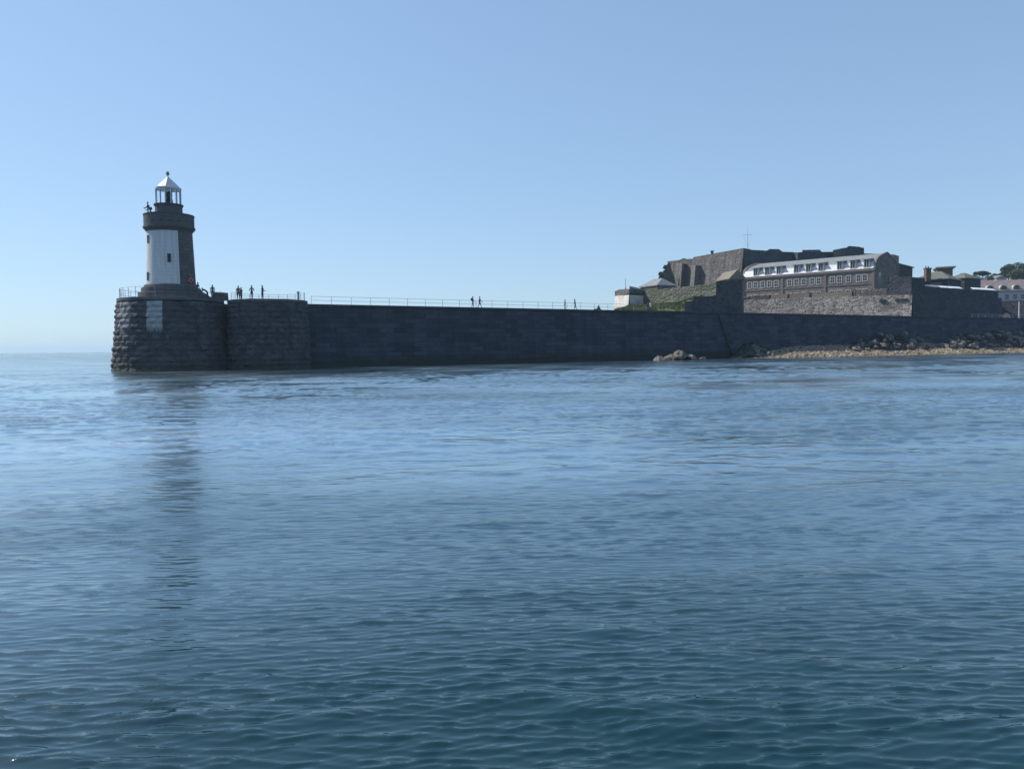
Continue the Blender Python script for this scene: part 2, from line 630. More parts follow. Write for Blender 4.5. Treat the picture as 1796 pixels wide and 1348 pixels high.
    me.vertices.add(len(co))
    me.vertices.foreach_set('co', co.astype(np.float32).ravel())
    me.loops.add(nl)
    me.loops.foreach_set('vertex_index', np.concatenate([quads.ravel(), tri[:, ::-1].ravel()]).astype(np.int32))
    npoly = len(quads) + len(tri)
    ls = np.concatenate([np.arange(len(quads)) * 4, quads.size + np.arange(len(tri)) * 3]).astype(np.int32)
    me.polygons.add(npoly)
    me.polygons.foreach_set('loop_start', ls)
    me.update(calc_edges=True)
    me.validate()
    me.polygons.foreach_set('use_smooth', np.ones(len(me.polygons), dtype=bool))
    sl_ = np.sqrt(np.clip(lost, 0, 1)).ravel()
    rough = np.sqrt(np.clip(0.25 * sl_, 0.0006, 0.16))
    rough = np.append(rough, 0.05)
    at = me.attributes.new('ripple_roughness', 'FLOAT', 'POINT')
    at.data.foreach_set('value', rough.astype(np.float32))
    sk = me.attributes.new('gloss_boost', 'FLOAT', 'POINT')  # weight of the added reflection, strongest at middle distance
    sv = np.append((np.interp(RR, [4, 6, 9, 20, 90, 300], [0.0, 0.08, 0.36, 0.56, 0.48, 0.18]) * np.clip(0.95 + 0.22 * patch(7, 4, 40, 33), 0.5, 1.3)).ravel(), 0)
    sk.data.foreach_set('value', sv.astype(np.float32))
    if me.polygons[10].normal.z < 0:
        me.flip_normals()
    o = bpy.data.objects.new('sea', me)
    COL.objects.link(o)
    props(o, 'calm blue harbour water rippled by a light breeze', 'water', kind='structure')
    m, nt, b = new_mat('sea water')
    b.inputs['IOR'].default_value = 1.6
    ar = nt.nodes.new('ShaderNodeAttribute')
    ar.attribute_name = 'ripple_roughness'
    lk(nt, ar.outputs['Fac'], b.inputs['Roughness'])
    v = uvm(nt, obj=True)
    n = noise_n(nt, v, 0.05, 3)
    deep = mix(nt, n, (0.002, 0.024, 0.029), (0.003, 0.033, 0.038))
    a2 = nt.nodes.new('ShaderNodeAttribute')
    a2.attribute_name = 'gloss_boost'
    # added mirror gloss that brightens the water away from the camera
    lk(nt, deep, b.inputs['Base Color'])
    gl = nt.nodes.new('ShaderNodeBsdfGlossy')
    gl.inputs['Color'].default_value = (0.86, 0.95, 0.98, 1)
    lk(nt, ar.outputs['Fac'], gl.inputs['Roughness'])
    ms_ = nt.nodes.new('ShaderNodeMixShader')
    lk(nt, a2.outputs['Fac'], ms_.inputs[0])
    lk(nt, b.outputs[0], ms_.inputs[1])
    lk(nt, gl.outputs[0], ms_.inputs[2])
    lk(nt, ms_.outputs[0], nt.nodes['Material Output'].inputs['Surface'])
    # finest wrinkles
    mp = nd(nt, 'ShaderNodeMapping')
    mp.inputs['Scale'].default_value = (7, 20, 7)
    lk(nt, v, mp.inputs['Vector'])
    nn = noise_n(nt, mp.outputs[0], 1.0, 2, 0.5, 0.4)
    bn = bump(nt, b, nn, 0.002, 0.7)
    lk(nt, bn.outputs[0], gl.inputs['Normal'])
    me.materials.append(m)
    return o


make_sea()

# ------------------------------------------------------------------ breakwater (sea wall)
ZD = 7.83
A = PX(541, 95.4, 0)
B = PX(1118, 122.6, 0)
WD = (B - A)
WD.z = 0
WL = WD.length
WD.normalize()
WN = Vector((WD.y, -WD.x, 0))          # towards the camera side
if WN.y > 0: WN = -WN


def wall_pt(px, z, back=0.0):
    return on_line(A - WN * back, B - WN * back, px, z)


def breakwater():
    mb = MB()
    t0, t1 = -6.0, WL * 4.3
    n = 90
    rows_f, uvs = [], []
    zs = [-2.0, 0.0, 1.0, 2.5, 4.0, 5.5, 7.2, ZD - 0.32]
    for z in zs:
        row, ur = [], []
        for i in range(n + 1):
            t = t0 + (t1 - t0) * i / n
            off = (ZD - z) * 0.055 + 0.05 * noise.noise(Vector((t * 0.35, z * 0.8, 3)))
            row.append(A + WD * t + WN * off + Vector((0, 0, z - A.z)))
            ur.append((t, z))
        rows_f.append(row)
        uvs.append(ur)
    mb.grid(rows_f, uvs)
    p0, p1 = A + WD * t0, A + WD * t1
    # coping course: stands proud of the face
    def cp(t, off, z): return (A + WD * t + WN * off + Vector((0, 0, z - A.z)))
    mb.face([cp(t0, 0.03, ZD - 0.32), cp(t1, 0.03, ZD - 0.32), cp(t1, 0.14, ZD - 0.3), cp(t0, 0.14, ZD - 0.3)])
    mb.face([cp(t0, 0.14, ZD - 0.3), cp(t1, 0.14, ZD - 0.3), cp(t1, 0.14, ZD), cp(t0, 0.14, ZD)])
    mb.face([cp(t0, 0.14, ZD), cp(t1, 0.14, ZD), cp(t1, -8.0, ZD), cp(t0, -8.0, ZD)], m=1)
    mb.face([cp(t1, -8.0, ZD), cp(t0, -8.0, ZD), cp(t0, -8.6, -2), cp(t1, -8.6, -2)][::-1])
    mb.face([cp(t0, 0.5, -2), cp(t0, 0.14, ZD), cp(t0, -8.0, ZD), cp(t0, -8.6, -2)])
    t = thing('breakwater', 'long dark granite breakwater wall running from the lighthouse to the castle', 'sea wall', (A + WD * 60))
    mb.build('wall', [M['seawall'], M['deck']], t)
    # set-back wall closing the gap between the two round heads
    rw = MB()
    q0, q1 = Vector((-40.0, 95.2, 0)), Vector((-29.5, 94.6, 0))
    bk = Vector((1.5, 7.5, 0))
    rw.prism([Vector((q.x, q.y, -2)) for q in (q0, q1, q1 + bk, q0 + bk)], [Vector((q.x, q.y, ZD + 0.06)) for q in (q0, q1, q1 + bk, q0 + bk)])
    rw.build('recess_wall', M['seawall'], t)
    # sloping buttress where the castle footing joins
    b2 = MB()
    a0 = wall_pt(1257, ZD); a1 = wall_pt(1281, 4.9); a2 = wall_pt(1330, 4.9)
    def s_at(px, z, o): return wall_pt(px, z) + WN * o
    b2.prism([s_at(1283, -1, 1.0), s_at(1400, -1, 1.0), s_at(1400, -1, 0.2), s_at(1283, -1, 0.2)],
             [s_at(1258, ZD - 0.4, 0.3), s_at(1400, ZD - 0.4, 0.3), s_at(1400, ZD - 0.4, 0.02), s_at(1258, ZD - 0.4, 0.02)])
    b2.build('buttress', M['seawall'], t)
    return t


breakwater()


# rounded heads: rock-faced courses modelled block by block
def round_head(name, label, c, rt, rb, zt, a0, a1, mat, parent_extra=None, rough=0.16, seed=1, squash=1.0):
    t = thing(name, label, 'pier head', (c.x, c.y, 0))
    mb = MB()
    zs = np.arange(-1.5, zt - 0.34, 0.11)
    na = int((a1 - a0) / 0.9)
    g = random.Random(seed)
    ch = 0.62
    rowh = {}
    rows, uvs = [], []
    for z in zs:
        k = (z + 1.5) / (zt + 1.5)
        rad = rb + (rt - rb) * k + 0.0
        ci = int((z + 9) / ch)
        fz = ((z + 9) / ch) % 1
        row, ur = [], []
        for i in range(na + 1):
            a = a0 + (a1 - a0) * i / na
            arc = R(a) * rad + (0.63 if ci % 2 else 0) + 40
            bi = int(arc / 1.3)
            fx = (arc / 1.3) % 1
            key = (ci, bi)
            if key not in rowh: rowh[key] = g.uniform(0.15, 1.0)
            e = min(fz, 1 - fz) * 3.2
            e2 = min(fx, 1 - fx) * 4.5
            prof = min(1, e) ** 0.6 * min(1, e2) ** 0.6
            nz = noise.noise(Vector((arc * 1.7, z * 2.2, seed)))
            d = prof * rough * (rowh[key] + 0.55 * nz)
            rd = rad + d
            # angle a: 0 = towards the camera, negative = left
            row.append((c.x + math.sin(R(a)) * rd, c.y - math.cos(R(a)) * rd * squash, z))
            ur.append((a, z))
        rows.append(row)
        uvs.append(ur)
    mb.grid(rows, uvs)
    body = mb.build('masonry', mat, t, smooth=False)
    cp = MB()
    r2 = rt + 0.10
    n = 72
    ring = lambda r_, z: [(c.x + math.sin(2 * math.pi * i / n) * r_, c.y - math.cos(2 * math.pi * i / n) * r_ * squash, z) for i in range(n)]
    cp.grid([ring(rt - 0.6, zt - 0.36), ring(r2, zt - 0.34), ring(r2, zt - 0.02), ring(r2 - 0.06, zt), ring(rt - 1.2, zt)],
            [[(i * 0.6, z) for i in range(n + 1)] for z in (0, 0.1, 0.4, 0.5, 1.2)], close=True)
    cp.face([p for p in ring(rt - 1.2, zt)], m=1)
    cp.build('coping', [M['dressed'], M['deck']], t)
    return t


LC = PX(301, 91.7, 8.3)
VA = math.degrees(math.atan2(-LC.x, LC.y))      # bearing of the camera seen from the lighthouse
ZH = 8.28


def deg_ashlar(name, extra, c1, c2):
    """round-head masonry: u is degrees, scaled to metres for the courses"""
    m, nt, b = new_mat(name)
    tc = nt.nodes.new('ShaderNodeTexCoord')
    mp = nd(nt, 'ShaderNodeMapping')
    mp.inputs['Scale'].default_value = (math.pi / 180 * 6.9, 1, 1)
    lk(nt, tc.outputs['UV'], mp.inputs['Vector'])
    uv = mp.outputs[0]
    vo = nd(nt, 'ShaderNodeTexVoronoi', Scale=0.9)
    lk(nt, uv, vo.inputs['Vector'])
    sep = nt.nodes.new('ShaderNodeSeparateColor')
    lk(nt, vo.outputs['Color'], sep.inputs[0])
    col = mix(nt, sep.outputs[0], c1, c2)
    big = noise_n(nt, uv, 0.4, 6, 0.7)
    col = mix(nt, ramp(nt, big, [(0.42, 0), (0.68, 0.6)]), col, [x * 0.45 for x in c1])
    fine = noise_n(nt, uv, 5, 5, 0.7)
    col = mix(nt, 0.5, col, ramp(nt, fine, [(0.25, 0.2), (0.75, 0.85)]), 'OVERLAY')
    s2 = nt.nodes.new('ShaderNodeSeparateXYZ')
    lk(nt, uv, s2.inputs[0])
    zz = math_n(nt, 'ADD', s2.outputs[1], math_n(nt, 'MULTIPLY', noise_n(nt, uv, 0.8, 4), 1.6))
    tf = ramp(nt, math_n(nt, 'MULTIPLY', zz, 0.2), [(0.22, 1), (0.5, 0)])
    col = mix(nt, math_n(nt, 'MULTIPLY', tf, 0.7), col, (0.04, 0.045, 0.036))
    if extra: col = extra(nt, tc.outputs['UV'], col)
    lk(nt, col, b.inputs['Base Color'])
    b.inputs['Roughness'].default_value = 0.88
    b.inputs['Specular IOR Level'].default_value = 0.25
    bump(nt, b, fine, 0.04)
    return m


M['head_round'] = deg_ashlar('rock faced granite with worn white marks',
                             paint_mask([(VA - 25.5, VA - 9.5, 4.6, 0.75, (0.36, 0.37, 0.38)), (VA - 66, VA - 46, 4.6, 0.7, (0.23, 0.235, 0.24))]),
                             (0.046, 0.05, 0.06), (0.095, 0.096, 0.10))
M['bulge_round'] = deg_ashlar('rock faced granite', None, (0.046, 0.05, 0.06), (0.095, 0.096, 0.10))
round_head('round_pier', 'round rock faced granite pier head under the white lighthouse', LC, 5.75, 6.7, ZH, -180, 180, M['head_round'], seed=3, rough=0.24)
BC = PX(470, 93.6, 8.0)
round_head('pier_bastion', 'rounded dark granite bastion beside the lighthouse pier head', BC, 4.55, 4.85, 8.12, -180, 180, M['bulge_round'], seed=9, rough=0.22)


# ------------------------------------------------------------------ lighthouse
def ringpts(c, r_, z, n, off=0.0, ax=None):
    return [(c.x + math.sin(2 * math.pi * (i + off) / n) * r_, c.y - math.cos(2 * math.pi * (i + off) / n) * r_, z) for i in range(n)]


def lathe(mb, c, prof, n=64, m=0, deg_uv=True):
    rows, uvs = [], []
    for r_, z in prof:
        # start at -180 degrees so that u runs continuously from -180 to 180
        row = [(c.x + math.sin(2 * math.pi * i / n - math.pi) * r_, c.y - math.cos(2 * math.pi * i / n - math.pi) * r_, z) for i in range(n)]
        rows.append(row)
        uvs.append([(-180 + 360 * i / n, z) for i in range(n + 1)])
    mb.grid(rows, uvs, m, close=True)


def lighthouse():
    c = LC.copy()
    t = thing('lighthouse', 'round granite lighthouse with white painted front and small glazed lantern', 'lighthouse', (c.x, c.y, ZH))
    # tower shaft: the paint covers the seaward two thirds and stops in a clean upright edge
    def tower_mat():
        m, nt, b = new_mat('tower granite and white paint')
        tc = nt.nodes.new('ShaderNodeTexCoord')
        mp = nd(nt, 'ShaderNodeMapping')
        mp.inputs['Scale'].default_value = (math.pi / 180 * 2.8, 1, 1)
        lk(nt, tc.outputs['UV'], mp.inputs['Vector'])
        br = nd(nt, 'ShaderNodeTexBrick', Scale=1.0)
        for k_, v_ in (('Brick Width', 0.95), ('Row Height', 0.42), ('Mortar Size', 0.022)): br.inputs[k_].default_value = v_
        br.inputs['Color1'].default_value = (0.125, 0.118, 0.12, 1)
        br.inputs['Color2'].default_value = (0.085, 0.082, 0.085, 1)
        br.inputs['Mortar'].default_value = (0.065, 0.064, 0.066, 1)
        lk(nt, mp.outputs[0], br.inputs['Vector'])
        fine = noise_n(nt, mp.outputs[0], 3, 6, 0.7)
        stone = mix(nt, 0.5, br.outputs[0], ramp(nt, fine, [(0.25, 0.25), (0.75, 0.8)]), 'OVERLAY')
        sep = nt.nodes.new('ShaderNodeSeparateXYZ')
        lk(nt, tc.outputs['UV'], sep.inputs[0])
        a = math_n(nt, 'MULTIPLY', math_n(nt, 'LESS_THAN', sep.outputs[0], VA + 20.5), math_n(nt, 'GREATER_THAN', sep.outputs[0], VA - 150))
        ms = nd(nt, 'ShaderNodeMapping')
        ms.inputs['Scale'].default_value = (0.12, 0.25, 1)
        lk(nt, tc.outputs['UV'], ms.inputs['Vector'])
        grime = noise_n(nt, ms.outputs[0], 1.0, 6, 0.65)
        white = mix(nt, ramp(nt, grime, [(0.40, 0), (0.75, 0.7)]), (0.68, 0.69, 0.69), (0.44, 0.43, 0.40))
        white = mix(nt, math_n(nt, 'MULTIPLY', br.outputs[1], 0.22), white, (0.35, 0.35, 0.34))
        col = mix(nt, a, stone, white)
        lk(nt, col, b.inputs['Base Color'])
        lk(nt, math_n(nt, 'SUBTRACT', 0.9, math_n(nt, 'MULTIPLY', a, 0.35)), b.inputs['Roughness'])
        b.inputs['Specular IOR Level'].default_value = 0.3
        bump(nt, b, math_n(nt, 'ADD', math_n(nt, 'MULTIPLY', br.outputs[1], -0.7), math_n(nt, 'MULTIPLY', fine, 0.3)), 0.02)
        return m
    mb = MB()
    zb, zt = 9.72, 16.25
    prof = [(2.75 + (2.50 - 2.75) * k, zb + (zt - zb) * k) for k in [i / 12 for i in range(13)]]
    lathe(mb, c, prof, 96)
    shaft = mb.build('tower', tower_mat(), t, smooth=True)
    # slit windows
    def slit(ang, z0, z1, wdt):
        k = ((z0 + z1) / 2 - zb) / (zt - zb)
        rad = 2.75 + (2.50 - 2.75) * k
        n = Vector((math.sin(R(ang)), -math.cos(R(ang)), 0))
        h = Vector((math.cos(R(ang)), math.sin(R(ang)), 0))
        p = Vector((c.x, c.y, z0)) + n * (rad - 0.25)
        f = MB()
        wf = 0.07
        up = Vector((0, 0, z1 - z0))
        o0 = p - h * (wdt / 2 + wf)
        f.box(o0, h * wf, n * 0.285, up)
        f.box(p + h * (wdt / 2), h * wf, n * 0.285, up)
        f.box(o0 + Vector((0, 0, z1 - z0 + 0.002)), h * (wdt + 2 * wf), n * 0.29, Vector((0, 0, wf)))
        f.box(o0 - Vector((0, 0, wf + 0.002)), h * (wdt + 2 * wf), n * 0.31, Vector((0, 0, wf)))
        fo = f.build('window', M['dressed'], t)
        g_ = MB()
        g_.box(p - h * wdt / 2 + h * 0.003, h * (wdt - 0.006), n * 0.268, up)
        g_.build('pane', M['dark'], fo)
    slit(VA - 2.5, 12.5, 13.35, 0.26)
    slit(VA - 64, 14.8, 15.55, 0.30)
    slit(VA - 64, 10.5, 11.25, 0.30)
    # stepped plinth
    pl = MB()
    lathe(pl, c, [(2.88, 9.95), (2.96, 9.84), (3.0, 9.62), (3.26, 9.58), (3.28, 9.08), (3.62, 9.04), (3.65, ZH - 0.05)], 72)
    pl.build('plinth', M['dressed'], t)
    # corbelled gallery
    ga = MB()
    lathe(ga, c, [(2.50, 16.1), (2.57, 16.24), (2.68, 16.36), (2.79, 16.50), (2.86, 16.56), (2.86, 16.74), (2.76, 16.78), (2.76, 17.98), (2.80, 18.02), (2.80, 18.16), (2.5, 18.17), (2.5, 16.8), (1.4, 16.78)], 72)
    ga.build('gallery', M['dressed'], t)
    for i in range(18):
        a = 2 * math.pi * i / 18 + 0.1
        n = Vector((math.sin(a), -math.cos(a), 0))
        h = Vector((math.cos(a), math.sin(a), 0))
        d = MB()
        d.box(Vector((c.x, c.y, 17.15)) + n * 2.58 - h * 0.11, h * 0.22, n * 0.183, Vector((0, 0, 0.2)))
        d.build('drain_hole', M['dark'], t)
    # lantern room
    lb = MB()
    lathe(lb, c, [(1.50, 16.8), (1.50, 18.2), (1.54, 18.27), (1.50, 18.33), (1.50, 19.1), (1.56, 19.22), (1.63, 19.3), (1.63, 19.40), (1.3, 19.41), (0.0, 19.41)], 48)
    lb.build('lantern_base', M['dressed'], t)
    gz = MB()
    nb = 14
    for i in range(nb):
        a = 2 * math.pi * (i + 0.35) / nb
        x, y = c.x + math.sin(a) * 1.36, c.y - math.cos(a) * 1.36
        gz.tube((x, y, 19.39), (x, y, 21.17), 0.058, 6)
    gf = gz.build('glazing_bars', M['white_gloss'], t)
    gl_m, nt, b = new_mat('lantern glass')
    b.inputs['Base Color'].default_value = (0.95, 0.98, 1.0, 1)
    b.inputs['Roughness'].default_value = 0.02
    b.inputs['Transmission Weight'].default_value = 1.0
    b.inputs['IOR'].default_value = 1.02
    gg = MB()
    lathe(gg, c, [(1.33, 19.42), (1.33, 21.15)], 24)
    gg.build('glass', gl_m, gf, smooth=True)
    le = MB()
    lathe(le, c + Vector((0.07, 0, 0)), [(0.0, 19.415), (0.40, 19.42), (0.40, 20.0), (0.28, 20.06), (0.31, 20.25), (0.38, 20.5), (0.31, 20.75), (0.18, 20.95), (0.0, 20.97)], 20)
    le.build('lamp', M['lantern_grey'], t, smooth=True)
    rf = MB()
    n8 = 8
    o8 = 0.28
    rows = [ringpts(c, r_, z, n8, o8) for r_, z in ((1.30, 21.14), (1.44, 21.12), (1.48, 21.18), (1.46, 21.34), (1.38, 21.40), (0.16, 22.60), (0.08, 22.68), (0.08, 22.82))]
    rf.grid(rows, None, close=True)
    rf.face(rows[0][::-1])
    rf.face(rows[-1])
    ro = rf.build('lantern_roof', M['roof_metal'], t)
    fi = MB()
    lathe(fi, c, [(0.0, 22.80), (0.10, 22.81), (0.08, 22.85), (0.17, 22.91), (0.215, 23.02), (0.20, 23.13), (0.12, 23.21), (0.17, 23.24), (0.13, 23.28), (0.0, 23.30)], 16)
    fi.build('finial', M['lantern_grey'], ro, smooth=True)
    # door and lifebuoy board on the unpainted side
    return t


lighthouse()


def lifebuoy():
    a = R(VA + 47)
    n = Vector((math.sin(a), -math.cos(a), 0))
    h = Vector((math.cos(a), math.sin(a), 0))
    c = Vector((LC.x, LC.y, 10.45)) + n * 2.88
    t = thing('lifebuoy', 'red and white lifebuoy hanging on the bare stone side of the lighthouse', 'lifebuoy', c)
    rows = []
    for i in range(24):
        b = 2 * math.pi * i / 24
        d = h * math.cos(b) + Vector((0, 0, 1)) * math.sin(b)
        rows.append([c + d * (0.25 + 0.07 * math.cos(e)) + n * 0.07 * math.sin(e) for e in [2 * math.pi * k / 10 for k in range(10)]])
    rows.append(rows[0])
    mb = MB()
    mb.grid(rows, None, close=True)
    for f in range(len(mb.m)): mb.m[f] = 1 if ((f // 10) % 6) < 1 else 0
    mb.build('ring', [plain('lifebuoy red', (0.55, 0.05, 0.05), 0.5), M['white_rail']], t, smooth=True)
    # short bracket into the wall
    k = MB()
    k.tube(c - n * 0.35, c - n * 0.08, 0.03)
    k.build('bracket', M['iron'], t)


lifebuoy()


# low parapet wall and steps on the head
def head_parapet():
    c = LC
    mb = MB()
    pts = []
    p = [P(372, 519.5, 93.2), P(392.5, 519.5, 93.8)]
    q = [P(373, 512.3, 93.2), P(391.5, 512.3, 93.8)]
    b = Vector((0.25, 0.9, 0))
    bot = [Vector((v.x, v.y, ZH - 0.02)) for v in p]
    zt = q[0].z
    top = [Vector((v.x, v.y, zt)) for v in q]
    mb.prism([bot[0], bot[1], bot[1] + b, bot[0] + b], [top[0], top[1], top[1] + b, top[0] + b])
    props(mb.build('parapet_block', M['dressed']), 'low stone parapet block at the right rim of the lighthouse pier head', 'parapet')
    mb = MB()
    a0, a1 = P(343, 519, 91.6), P(368, 519, 92.4)
    z0 = ZH - 0.02
    zt = P(344, 508.5, 91.6).z
    bot = [Vector((a0.x, a0.y, z0)), Vector((a1.x, a1.y, z0)), Vector((a1.x, a1.y, z0)) + b, Vector((a0.x, a0.y, z0)) + b]
    top = [Vector((a0.x, a0.y, zt)), Vector((a1.x, a1.y, z0 + 0.12)), Vector((a1.x, a1.y, z0 + 0.12)) + b, Vector((a0.x, a0.y, zt)) + b]
    mb.prism(bot, top)
    props(mb.build('stair_wall', M['dressed']), 'sloping stone stair wall against the foot of the lighthouse', 'stair wall')


head_parapet()


# ------------------------------------------------------------------ railings
def railing(name, label, pts, h, mat, group=None, post_r=0.028, rail_r=0.02, rails=(0.5, 1.0), posts=None):
    """pts: points along the foot; posts at every point"""
    t = thing(name, label, 'railing', pts[0], group)
    for p in (pts if posts is None else posts):
        mb = MB()
        p = Vector(p)
        mb.tube(p, p + Vector((0, 0, h + 0.02)), post_r, 6)
        mb.build('post', mat, t)
    for k in rails:
        mb = MB()
        for a, b in zip(pts[:-1], pts[1:]):
            mb.tube(Vector(a) + Vector((0, 0, h * k)), Vector(b) + Vector((0, 0, h * k)), rail_r, 5)
        mb.build('rail', mat, t)
    return t


pts = []
s0 = (wall_pt(546, ZD, 0.5) - (A - WN * 0.5)).dot(WD)
s1 = (wall_pt(1196, ZD, 0.5) - (A - WN * 0.5)).dot(WD)
n_p = int((s1 - s0) / 2.5)
for i in range(n_p + 1):
    p = A - WN * 0.5 + WD * (s0 + (s1 - s0) * i / n_p)
    pts.append(Vector((p.x, p.y, ZD)))
railing('railing', 'long thin two rail railing along the top of the breakwater wall', pts, 0.98, M['iron'])
pts = [Vector((LC.x + math.sin(R(a)) * 5.5, LC.y - math.cos(R(a)) * 5.5, ZH)) for a in range(-150, 10, 12)]
railing('railing', 'curved railing round the left rim of the lighthouse pier head', pts, 1.15, M['iron'], rails=(0.45, 1.0))
pts = [Vector((LC.x + math.sin(R(a)) * 5.5, LC.y - math.cos(R(a)) * 5.5, ZH)) for a in range(118, 205, 14)]
railing('railing', 'short curved railing behind the parapet block on the lighthouse pier head', pts, 1.15, M['iron'], rails=(0.45, 1.0))
pts = [Vector((BC.x + math.sin(R(a)) * 4.3, BC.y - math.cos(R(a)) * 4.3, 8.12)) for a in range(68, -96, -13)]
pts = [Vector((BC.x + math.sin(R(a)) * 4.3, BC.y - math.cos(R(a)) * 4.3, 8.12)) for a in [104, 116, 132, 148, 164, 180, 196, 212, 228, 244, 260, 276]]
railing('railing', 'railing with close mesh round the far rim of the rounded bastion', pts, 1.05, M['iron'], rails=(0.25, 0.5, 0.75, 1.0))
p = P(523.5, 527, 93.2)
gp = thing('gate_post', 'thick grey post at the end of the bastion railing', 'post', Vector((p.x, p.y, 8.12)))
mb = MB()
mb.box(Vector((p.x - 0.1, p.y - 0.1, 8.12)), (0.2, 0, 0), (0, 0.2, 0), (0, 0, 0.95))
mb.build('shaft', M['iron'], gp)
mb = MB()
mb.box(Vector((p.x - 0.17, p.y - 0.17, 9.07)), (0.34, 0, 0), (0, 0.34, 0), (0, 0, 0.1))
mb.build('cap', M['iron'], gp)
# access ladder on the pier head
la = P(375, 600, 85.2)
lt = thing('ladder', 'rusty access ladder down the pier head wall beside the bastion', 'ladder', Vector((la.x, la.y, 0)))
LA_ = VA + 52
dl = Vector((math.cos(R(LA_)), math.sin(R(LA_)), 0))
for s in (-0.2, 0.2):
    mb = MB()
    q0 = Vector((LC.x + math.sin(R(LA_)) * 6.92, LC.y - math.cos(R(LA_)) * 6.92, -0.6)) + dl * s
    q1 = Vector((LC.x + math.sin(R(LA_)) * 6.12, LC.y - math.cos(R(LA_)) * 6.12, 7.6)) + dl * s
    mb.tube(q0, q1, 0.035)
    mb.build('stile', M['old_iron'], lt)
for i in range(24):
    k = i / 24
    mb = MB()
    q = q0.lerp(q1, 0.02 + k * 0.96)
    mb.tube(q - dl * 0.4, q, 0.022, 5)
    mb.build('rung', M['old_iron'], lt)


# ------------------------------------------------------------------ castle walls
def fort_wall(name, label, cat, pts, zb, mat, back, batter=0.0, parent=None, capm=None, nseg=1):
    """solid wall: front top edge given as (px, py, D); straight back by a vector"""
    top = [P(*p) for p in pts]
    n = len(top)
    nor = []
    for i in range(n):
        a, b = top[max(0, i - 1)], top[min(n - 1, i + 1)]
        d = Vector((b.x - a.x, b.y - a.y, 0)).normalized()
        q = Vector((d.y, -d.x, 0))
        if q.dot(Vector((a.x, a.y, 0))) > 0: q = -q
        nor.append(q)
    bot = [Vector((t.x, t.y, zb)) + nn * batter * (t.z - zb) for t, nn in zip(top, nor)]
    bk = Vector((back[0], back[1], 0))
    mb = MB()
    u = random.uniform(0, 50)
    for i in range(n - 1):
        L = (top[i + 1] - top[i]).length
        mb.face([bot[i], bot[i + 1], top[i + 1], top[i]], [(u, zb), (u + L, zb), (u + L, top[i + 1].z), (u, top[i].z)])
        u += L
        mb.face([top[i], top[i + 1], top[i + 1] + bk, top[i] + bk])
        b0, b1 = Vector((top[i].x, top[i].y, zb)) + bk, Vector((top[i + 1].x, top[i + 1].y, zb)) + bk
        mb.face([top[i] + bk, top[i + 1] + bk, b1, b0])
    for i in (0, n - 1):
        b0 = Vector((top[i].x, top[i].y, zb)) + bk
        mb.face([bot[i], top[i], top[i] + bk, b0])
    o = mb.build(name, mat, parent)
    if parent is None: props(o, label, cat)
    return o


# ground under the castle
def castle_ground():
    mb = MB()
    n = 40
    rows = []
    for j in range(26):
        row = []
        for i in range(n):
            t = 52 + 190 * i / (n - 1)
            p = A + WD * t - WN * (8.3 + j * 4.2 - 0.0)
            z = 7.6 + min(1.5, j * 0.12) + 0.5 * noise.noise(Vector((p.x * 0.08, p.y * 0.08, 0)))
            if j == 0: z = 7.7
            row.append((p.x, p.y, z))
        rows.append(row)
    rows.insert(0, [(r_[0], r_[1], -2) for r_ in rows[0]])
    rows.append([(r_[0], r_[1], -2) for r_ in rows[-1]])
    mb.grid(rows)
    props(mb.build('ground', M['earth'], smooth=True), kind='structure')


castle_ground()

# left, limewashed battery
t = thing('white_battery', 'small castle battery with worn white limewash below its stone parapet', 'bastion', PX(1103, 160, 7.7))
fort_wall('limewashed_wall', None, None, [(1078.5, 519, 172), (1103, 517, 160)], 7.0, M['limewash'], (8, 6), 0.06, t)
fort_wall('parapet', None, None, [(1078.2, 511, 172.2), (1086, 507.5, 168.5), (1103.3, 506.6, 159.8)], P(1090, 518, 166).z + 0.01, M['citadel'], (6, 5), 0.0, t)
fort_wall('shaded_flank', None, None, [(1103.4, 508, 160.05), (1112.5, 509, 162.2), (1112.6, 514, 162.25), (1117.5, 514, 163.4), (1117.6, 508.5, 163.45), (1122, 508.5, 164.5)], 7.0, M['fort_dark'], (1.2, 6), 0.02, t)
mb = MB()
a, b_ = P(1104, 507, 166), P(1118.5, 507, 168)
z = a.z
bk = Vector((1.5, 4, 0))
mb.prism([a, Vector((b_.x, b_.y, z)), Vector((b_.x, b_.y, z)) + bk, a + bk],
         [Vector((a.x, a.y, P(1104, 501.5, 166).z)), Vector((b_.x, b_.y, P(1118, 504.5, 168).z)), Vector((b_.x, b_.y, P(1118, 504.5, 168).z)) + bk, Vector((a.x, a.y, P(1104, 501.5, 166).z)) + bk])
mb.build('hut', M['slate'], t)

# green curtain wall
fort_wall('curtain_wall', 'mossy green castle curtain wall above the grassy bank', 'wall', [(1121, 510.5, 164.2), (1160, 506.5, 158), (1205, 502, 152), (1257, 496.8, 146)], 7.0, M['mossy'], (1.5, 8), 0.10)
# shaded half-bastion right of it
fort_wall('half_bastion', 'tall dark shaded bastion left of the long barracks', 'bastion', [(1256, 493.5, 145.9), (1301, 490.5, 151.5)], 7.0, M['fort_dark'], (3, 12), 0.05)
fort_wall('lower_battery', 'low dark battery wall standing on the breakwater below the shaded bastion', 'wall', [(1200, 529, 133.0), (1215.8, 527.5, 134.2), (1216, 520, 134.2), (1250, 519.5, 136.8), (1250.3, 517.8, 136.8), (1294, 517.5, 140.3)], 7.0, M['fort_dark'], (1.0, 4), 0.05)

